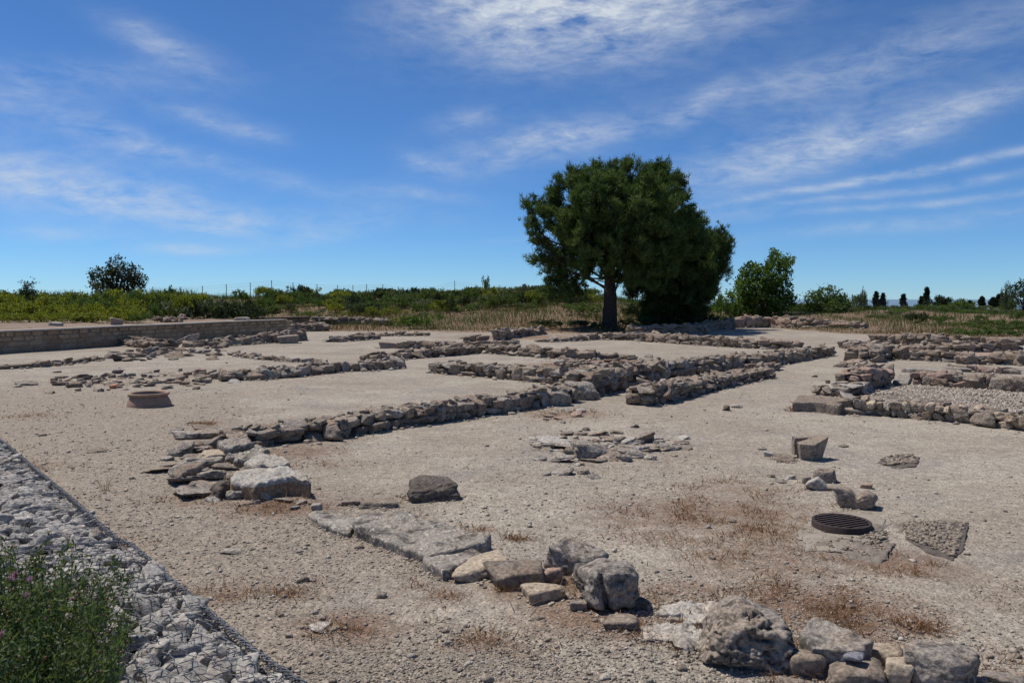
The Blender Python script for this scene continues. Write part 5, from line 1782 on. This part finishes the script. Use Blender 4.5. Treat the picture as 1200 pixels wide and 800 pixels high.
for (px, d, w, top, mat, lb) in [(200, 62, 46, 338, 'shrub_green', 'bright green shrub on the skyline behind the hedge'), (283, 72, 22, 339, 'shrub_green', 'domed green shrub on the skyline beside fence posts'), (317, 72, 26, 337, 'shrub_green', 'green shrub on the skyline below a fence post'), (357, 74, 30, 332, 'shrub_dark', 'taller dark bush on the left skyline'),
                                 (400, 75, 22, 337, 'shrub_dark', 'small dark bush on the skyline left of centre'), (487, 76, 24, 335, 'shrub_dark', 'rounded dark bush on the central skyline'), (456, 78, 6, 338, 'cypress', 'tiny dark bush on the central skyline'), (570, 74, 10, 327, 'tree_leaf', 'pale thin shoot rising on the skyline left of the pine'), (622, 66, 40, 342, 'shrub_green', 'green shrub at the left edge of the pine crown'),
                                 (1005, 80, 20, 345, 'shrub_grey', 'wispy shrub behind a fence post at right'), (1012, 80, 10, 337, 'shrub_grey', 'tall wispy shoot on the right skyline'), (1098, 82, 28, 342, 'shrub_dark', 'left bush of the dark clump on the right skyline'), (1112, 82, 26, 345, 'shrub_dark', 'right bush of the dark clump on the right skyline'),
                                 (1124, 78, 26, 352, 'tree_leaf', 'light green bush beside the dark clump on the skyline'), (1180, 70, 26, 350, 'shrub_green', 'upright green bush left of the dark edge tree'), (1178, 68, 12, 334, 'shrub_grey', 'tall thin shoot left of the dark edge tree'), (845, 66, 40, 348, 'tree_leaf', 'bright green shrub between the pines and the broadleaf tree'), (930, 70, 40, 352, 'shrub_green', 'low green shrub between the broadleaf tree and the domed bush'),
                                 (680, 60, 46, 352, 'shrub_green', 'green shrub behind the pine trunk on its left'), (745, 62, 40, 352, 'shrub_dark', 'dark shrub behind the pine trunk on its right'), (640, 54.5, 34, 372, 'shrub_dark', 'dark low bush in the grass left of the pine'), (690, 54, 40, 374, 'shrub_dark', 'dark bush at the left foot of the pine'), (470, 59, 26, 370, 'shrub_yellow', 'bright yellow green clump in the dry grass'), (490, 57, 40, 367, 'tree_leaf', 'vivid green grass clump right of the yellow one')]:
    shrub(lb, px, d, w, top, mat, spiky=.5 if mat in ('tree_leaf', 'shrub_grey') else .1)
# scrub over the bank: each named by colour, habit, height on the bank and what it grows beside
HUE = {'shrub_green': 'mid green', 'shrub_grey': 'grey green', 'shrub_yellow': 'yellowish', 'shrub_dark': 'dark green', 'tree_leaf': 'bright green'}
SEG_L = [(350, 'behind the capped wall'), (420, 'behind the farthest left wall'), (460, 'left of the yellow clump'), (512, 'around the vivid green clump'), (580, 'behind the lone stone courses'), (640, 'behind the dark climbing wall'), (999, 'left behind the pine trunk')]
SEG_R = [(880, 'right of the pines'), (935, 'by the broadleaf tree'), (990, 'by the dome shaped bush'), (1045, 'below the close pair of cypresses'), (1075, 'below the lone slim cypress'), (1125, 'below the dark skyline clump'), (1160, 'below the slim right cypress'), (1999, 'below the dark edge tree')]


def scrub(px, d, w, hm, mat, segs, group):
    p = V(px, d)
    where = next(t for lim, t in segs if px < lim)
    up = 'low down' if d < 62 else ('halfway up' if d < 71 else 'on the skyline')
    wm = w * d / FPX
    hab = 'upright' if hm > wm * .62 else ('low spreading' if hm < wm * .38 else 'rounded')
    size = 'small ' if w < 20 else ('broad ' if w > 28 else '')
    lb = f'{size}{hab} {HUE[mat]} shrub {up}, {where}'
    if lb in USED:
        return False
    USED.add(lb)
    shrub(lb, px, d, w, 350 - (p.z - CAM_H) * FPX / d - hm * FPX / d, mat, group, spiky=R.choice([0, .3, .6]))
    return True


USED = set()
for i in range(420):
    d = rs.uniform(63.5, 80)
    if len(USED) < 200:
        scrub(rs.uniform(300, 690), d, rs.uniform(16, 38), rs.uniform(.4, 1.15), rs.choices(['shrub_green', 'shrub_grey', 'shrub_yellow', 'shrub_dark'], [5, 4, 2, 3])[0], SEG_L, 'shrubs of the scrub along the bank')
for i in range(110):
    px = rs.uniform(838, 1215)
    d = rs.uniform(64, 84) if px < 1010 else rs.uniform(54, 86)
    scrub(px, d, rs.uniform(14, 34), rs.uniform(.3, .75), rs.choices(['shrub_green', 'shrub_grey', 'tree_leaf', 'shrub_dark'], [5, 4, 2, 2])[0], SEG_R, 'shrubs of the scrub at the right end')
for k, (px, d, w, hm) in enumerate([(1118, 50, 24, .4), (1134, 47, 28, .5), (1148, 51, 26, .45), (1160, 47, 32, .55), (1176, 50, 30, .5), (1186, 46.5, 34, .5), (1199, 49, 32, .6), (1130, 53, 24, .4), (1166, 54, 28, .5), (1192, 53, 30, .5)]):
    p = V(px, d)
    lb = ['leftmost', 'front, left of centre', 'middle', 'front, above the third wall', 'right of the middle', 'front, above the dark stone pier', 'rightmost', 'back left', 'back middle', 'back right'][k]
    shrub('leafy bramble behind the right ruins, ' + lb + ' of the bramble patch', px, d, w, 350 - (p.z - CAM_H + hm) * FPX / d, 'shrub_green', 'brambles behind the right ruins')
for (px, d, w, top, lb) in [(742, 55.5, 34, 372, 'added dark bush deepening the shade just right of the tall pine trunk'), (768, 56, 36, 369, 'added dark bush deepening the shade under the left half of the lower pine'), (800, 56.5, 38, 369, 'added dark bush deepening the shade under the middle of the lower pine'), (828, 58, 34, 366, 'added dark bush deepening the shade under the right half of the lower pine'), (676, 55.5, 30, 374, 'added dark spiky bush deepening the shade left of the tall pine trunk')]:
    shrub(lb, px, d, w, top, 'shrub_dark', spiky=.3)  # dark bushes added to deepen the shade under the pines


# grass of the bank
def blades(xy, h, w, rng, tone, lean=.35):
    n = len(xy)
    z = gz(xy[:, 0], xy[:, 1])
    a = rng.uniform(0, 6.28, n)
    b = np.column_stack([xy, z - .03])
    s = np.stack([np.cos(a), np.sin(a), np.zeros(n)], 1) * w[:, None]
    tip = b + np.column_stack([rng.normal(0, lean, (n, 2)) * h[:, None], h])
    midp = b * .5 + tip * .5 + np.column_stack([np.zeros((n, 2)), h * .08])
    Vv = np.stack([b - s, b + s, midp + s * .8, tip, midp - s * .8], 1).reshape(-1, 3)
    i = np.arange(n)[:, None] * 5
    F = np.concatenate([i + np.array([[0, 1, 2]]), i + np.array([[0, 2, 4]]), i + np.array([[4, 2, 3]])], 0)
    return Vv, F, np.repeat(tone, 5)


rng = np.random.default_rng(77)
n = 140000
x = rng.uniform(-60, 62, n)
y = np.interp(x, Y0X, Y0Y) + rng.uniform(0, 1, n) ** 1.3 * 34 - 1.2
ok = np.abs(x / y) < .75
x, y = x[ok], y[ok]
edge = y - np.interp(x, Y0X, Y0Y)
pn = fbm(np.column_stack([x * .22, y * .3, x * 0]), 3, 91)
keep = (edge > 1.0 + 1.5 * pn) | (rng.uniform(0, 1, len(x)) < .12)
x, y, edge, pn = x[keep], y[keep], edge[keep], pn[keep]
dryness = np.clip(.50 - edge * .030 + pn * .5 + rng.normal(0, .12, len(x)), 0, 1)
gl = np.exp(-((x + 7.5) / 1.6) ** 2 - ((y - 57) / 2) ** 2)
dryness = np.where(gl > .4, dryness * .15, dryness)
rr2 = np.exp(-((x - 22.5) / 3) ** 2 - ((y - 48.5) / 2.5) ** 2)
dryness = np.clip(dryness + .35 * rr2, 0, np.where(rng.uniform(0, 1, len(x)) < .02, .93, .78))
h = rng.uniform(.2, .65, len(x)) * (1 + .4 * gl) * np.clip(.5 + edge * .08, .4, 1) * np.clip(1 + .7 * fbm(np.column_stack([x * .5, y * .5, x * 0]), 2, 12), .35, 1.5) * np.interp(x, [12, 20], [1, .62])
Vv, F, tn = blades(np.stack([x, y], 1), h, rng.uniform(.008, .02, len(x)), rng, dryness)
tag(link('meadow_grass', mesh_np('meadow_grass', Vv, F, M['meadow'], False, {'tone': tn})), 'green and straw coloured grass covering the bank behind the ruins', 'grass', kind='stuff')

# dry weeds on the open earth
XY, Hh = [], []
for (px, py, r, s) in RUST:
    c = G(px, py)
    if c.y > 34:
        continue
    k = int(2300 * s * min(1.6, r) ** 1.2 * (1.2 if py > 560 else .6))
    q = rng.normal(0, r * .45, (k, 2)) * np.array([1.35, .9])
    XY.append(q + np.array([c.x, c.y]))
    Hh.append(rng.uniform(.02, .075, k) * (1 + .4 * s))
sel = db[RNG.uniform(0, 1, len(db)) < .35][:, :2]
sel = sel[fbm(np.column_stack([sel * .8, sel[:, :1] * 0]), 2, 66) > .1]
for q in np.repeat(sel, 9, 0).reshape(-1, 9, 2):
    XY.append(q + RNG.normal(0, .05, (9, 2)))
    Hh.append(RNG.uniform(.03, .11, 9))
XY, Hh = np.vstack(XY), np.concatenate(Hh)
cl2 = fbm(np.column_stack([XY * 4, XY[:, :1] * 0]), 3, 55)
k = (cl2 > .08) & (gab_dist(XY[:, 0], XY[:, 1]) < -.05)
XY, Hh = XY[k], Hh[k]
Vv, F, tn = blades(XY, Hh, rng.uniform(.0022, .005, len(XY)) * np.clip(XY[:, 1] / 7, 1, 3), rng, rng.uniform(0, 1, len(XY)), 1.0)
tag(link('dry_weeds', mesh_np('dry_weeds', Vv, F, M['dry_grass'], False, {'tone': tn})), 'rusty dry weeds in patches on the trodden earth', 'dry grass', kind='stuff')
# single taller dry tufts
tufts = [(238, 499, 26, .09, 'dry straw tuft behind the collapsed heap'), (325, 598, 40, .07, 'dry orange tuft in front of the collapsed heap'), (590, 694, 16, .10, 'pale dry stalks against the flat topped boulder'), (1080, 736, 14, .06, 'round reddish tuft on the earth right of the tilted slab'), (605, 634, 8, .05, 'tiny red brown tuft on the bare earth right of the largest slab'),
         (700, 715, 40, .06, 'grey brown dry tuft at the foot of the cubic block'), (960, 715, 60, .09, 'reddish dry tuft behind the porous boulder'), (1000, 735, 44, .08, 'reddish dry tuft behind the tilted slab'), (415, 738, 26, .07, 'orange brown tuft in the lower middle gravel'), (253, 699, 22, .05, 'flat brown tuft beside the gabion edge'), (340, 697, 16, .05, 'small reddish tuft on the gravel right of the flat brown one'), (555, 752, 20, .05, 'small red tuft near the bottom centre'), (890, 640, 44, .07, 'pale straw tuft left of the iron grate'), (1042, 640, 20, .06, 'dry tuft in the corner of the concrete apron'), (870, 566, 30, .06, 'straw tuft on the earth left of the white pointed stone'), (123, 575, 5, .22, 'single dry weed stalk near the gabion edge')]
for (px, py, w, h_, lb) in tufts:
    c = G(px, py)
    r = w / 2 * c.y / FPX
    k = 160 if w > 8 else 26
    q = rng.normal(0, .5, (k, 2)) * r * np.array([1, .6])
    hh = rng.uniform(.5, 1.15, k) * h_
    Vv, F, tn = blades(q + np.array([c.x, c.y]), hh, np.full(k, .0016 * max(1, c.y / 6)), rng, rng.uniform(.1, 1, k), .55)
    z0 = gz(c.x, c.y)
    Vv = Vv - np.array([c.x, c.y, z0])
    o = link('dry_tuft', mesh_np('dry_tuft', Vv, F, M['dry_grass'], False, {'tone': tn}), loc=(c.x, c.y, z0))
    tag(o, lb, 'dry grass', 'dry grass tufts on the open earth')


# ------------------------------------------------------------------ flowering plant in the near left corner
def thistle():
    rng = np.random.default_rng(5)
    c0 = Vector((-2.68, 3.8, 0))
    c0.z = gz(c0.x, c0.y)
    e = empty('flowering_weed', c0, 'green bushy weed with small pink flowers in the lower left corner', 'plant')
    stems, lc, lt, lo, tips = [], [], [], [], []
    for i in range(560):
        a = rng.uniform(0, 6.28)
        r = .55 * math.sqrt(rng.uniform(0, 1))
        b = np.array([r * math.cos(a) * 1.15 + rng.normal(0, .03), r * math.sin(a) * .9, -.05])
        if i % 5 < 2:
            b[:2] = b[:2] * .9 + np.array([-.40, .72])
        hgt = rng.uniform(.44, .84) * (1 - .35 * (r / .62) ** 2) + (.16 if rng.random() < .14 else 0)
        t = b + np.array([math.cos(a) * r * .35 + rng.normal(0, .10), math.sin(a) * r * .3 + rng.normal(0, .10), hgt])
        P, rr_ = limb(b, t, .0030, .0013, 8, .07, rng)
        stems.append((P, rr_))
        m = rng.integers(34, 60)
        u = rng.uniform(.12, 1.0, m)
        q = np.stack([np.interp(u, np.linspace(0, 1, 8), P[:, k]) for k in range(3)], 1) + rng.normal(0, .018, (m, 3))
        lc.append(q)
        lt.append(np.clip(rng.normal(.42, .2, m), 0, .9))
        lo.append(rng.normal(0, .4, (m, 3)))
        for j in range(rng.integers(1, 3)):
            k = rng.integers(3, 7)
            t2 = P[k] + np.array([rng.normal(0, .05), rng.normal(0, .05), rng.uniform(.05, .14)])
            P2, r2 = limb(P[k], t2, .0016, .0009, 5, .05, rng)
            stems.append((P2, r2))
            m = 12
            q = np.stack([np.interp(rng.uniform(.2, 1, m), np.linspace(0, 1, 5), P2[:, kk]) for kk in range(3)], 1)
            lc.append(q), lt.append(np.clip(rng.normal(.5, .2, m), 0, .9)), lo.append(rng.normal(0, .4, (m, 3)))
            tips.append(t2)
        tips.append(t)
    lc, lt, lo = np.vstack(lc), np.concatenate(lt), np.vstack(lo)
    Vv, F, tn = leaves(lc, len(lc), .042, .0062, rng, .6, lo, lt)
    link('foliage', mesh_np('foliage', Vv, F, M['thistle'], False, {'tone': tn}), e)
    Vs, Fs = tubes_var(stems, 4)
    link('stems', mesh_np('stems', Vs, Fs, M['thistle'], False, {'tone': np.full(len(Vs), .5)}), e)
    tips = np.array(tips)
    # brown seed heads on many tips
    sel = tips[rng.uniform(0, 1, len(tips)) < .55]
    BV, BF = ICO[1]
    Vv = (BV[None] * np.array([.0065, .0065, .010]) + sel[:, None]).reshape(-1, 3)
    F = (BF[None] + (np.arange(len(sel)) * len(BV))[:, None, None]).reshape(-1, 3)
    tag(link('seed_heads', mesh_np('seed_heads', Vv, F, M['dry_grass'], True, {'tone': np.repeat(rng.uniform(0, .7, len(sel)), len(BV))}), e), kind='stuff')
    # pink flowers
    order = np.argsort(-(tips[:, 2] + .25 * rng.uniform(0, 1, len(tips)) - .1 * tips[:, 1]))
    for i in order[:15]:
        pc = tips[i] + np.array([0, 0, .008])
        m = 22
        d = rng.normal(0, .55, (m, 3))
        d[:, 2] = np.abs(d[:, 2]) + .8
        Vf, Ff, tf = needles(np.repeat(np.zeros((1, 3)), m, 0), d / np.linalg.norm(d, axis=1)[:, None], 2, .022, .0028, rng, rng.uniform(0, 1, m), .4)
        link('flower', mesh_np('flower', Vf, Ff, M['pink'], False, {'tone': tf}), e, Vector(pc))


thistle()
# thin grass stalks between the plant and the gabion stones
XYs = []
for i in range(900):
    s, o_ = rng.uniform(10.5, GS[-1] - 3), rng.uniform(.85, 1.5)
    a, b = gab_at(np.array([s]), np.array([o_]))
    XYs.append((float(a[0]), float(b[0])))
XYs = np.array(XYs)
Vv, F, tn = blades(XYs, rng.uniform(.06, .22, len(XYs)), np.full(len(XYs), .0024), rng, rng.uniform(0, .55, len(XYs)), .5)
tag(link('bank_grass', mesh_np('bank_grass', Vv, F, M['meadow'], False, {'tone': tn})), 'thin green grass stalks along the inner edge of the gabions', 'grass', kind='stuff')


# ------------------------------------------------------------------ wire fence on the skyline
def fence(label, posts, d, extra=None):
    p0 = V(posts[0][0], d)
    e = empty('wire_fence', p0, label, 'fence')
    tops = []
    for (px, top) in posts:
        p = V(px, d)
        h = CAM_H + (350 - top) * d / FPX - p.z
        bm = bmesh.new()
        box_bm(bm, (0, 0, h / 2 - .2), (.055, .055, h + .4))
        bm_obj('post', bm, M['post'], e, p - p0)
        tops.append((p, h))
    paths = []
    for (pa, ha), (pb, hb) in zip(tops[:-1], tops[1:]):
        for f in (.98, .78, .58, .38, .18):
            paths.append(np.array([pa - p0 + Vector((0, 0, ha * f)), (pa + pb) / 2 - p0 + Vector((0, 0, (ha + hb) / 2 * f - .03)), pb - p0 + Vector((0, 0, hb * f))]))
        n = 14
        for j in range(1, n):
            q = pa.lerp(pb, j / n) - p0
            hh = ha + (hb - ha) * j / n
            paths.append(np.array([q + Vector((0, 0, .1)), q + Vector((0, 0, hh * .97))]))
    Vv, F = tube_np(paths, .004, 3)
    link('wire', mesh_np('wire', Vv, F, M['steel'], False), e)


fence('long wire fence on thin posts along the left skyline', [(180, 336), (212, 336), (238, 335), (266, 333), (294, 331), (319, 328.5), (344, 331), (372, 333), (396, 334), (414, 334), (430, 333), (449, 333), (467, 336), (488, 336), (509, 336), (533, 329), (558, 333), (585, 334), (612, 335)], 78)
fence('stretch of wire fence on thin posts at right', [(960, 346), (998, 345), (1040, 352), (1075, 353)], 80)
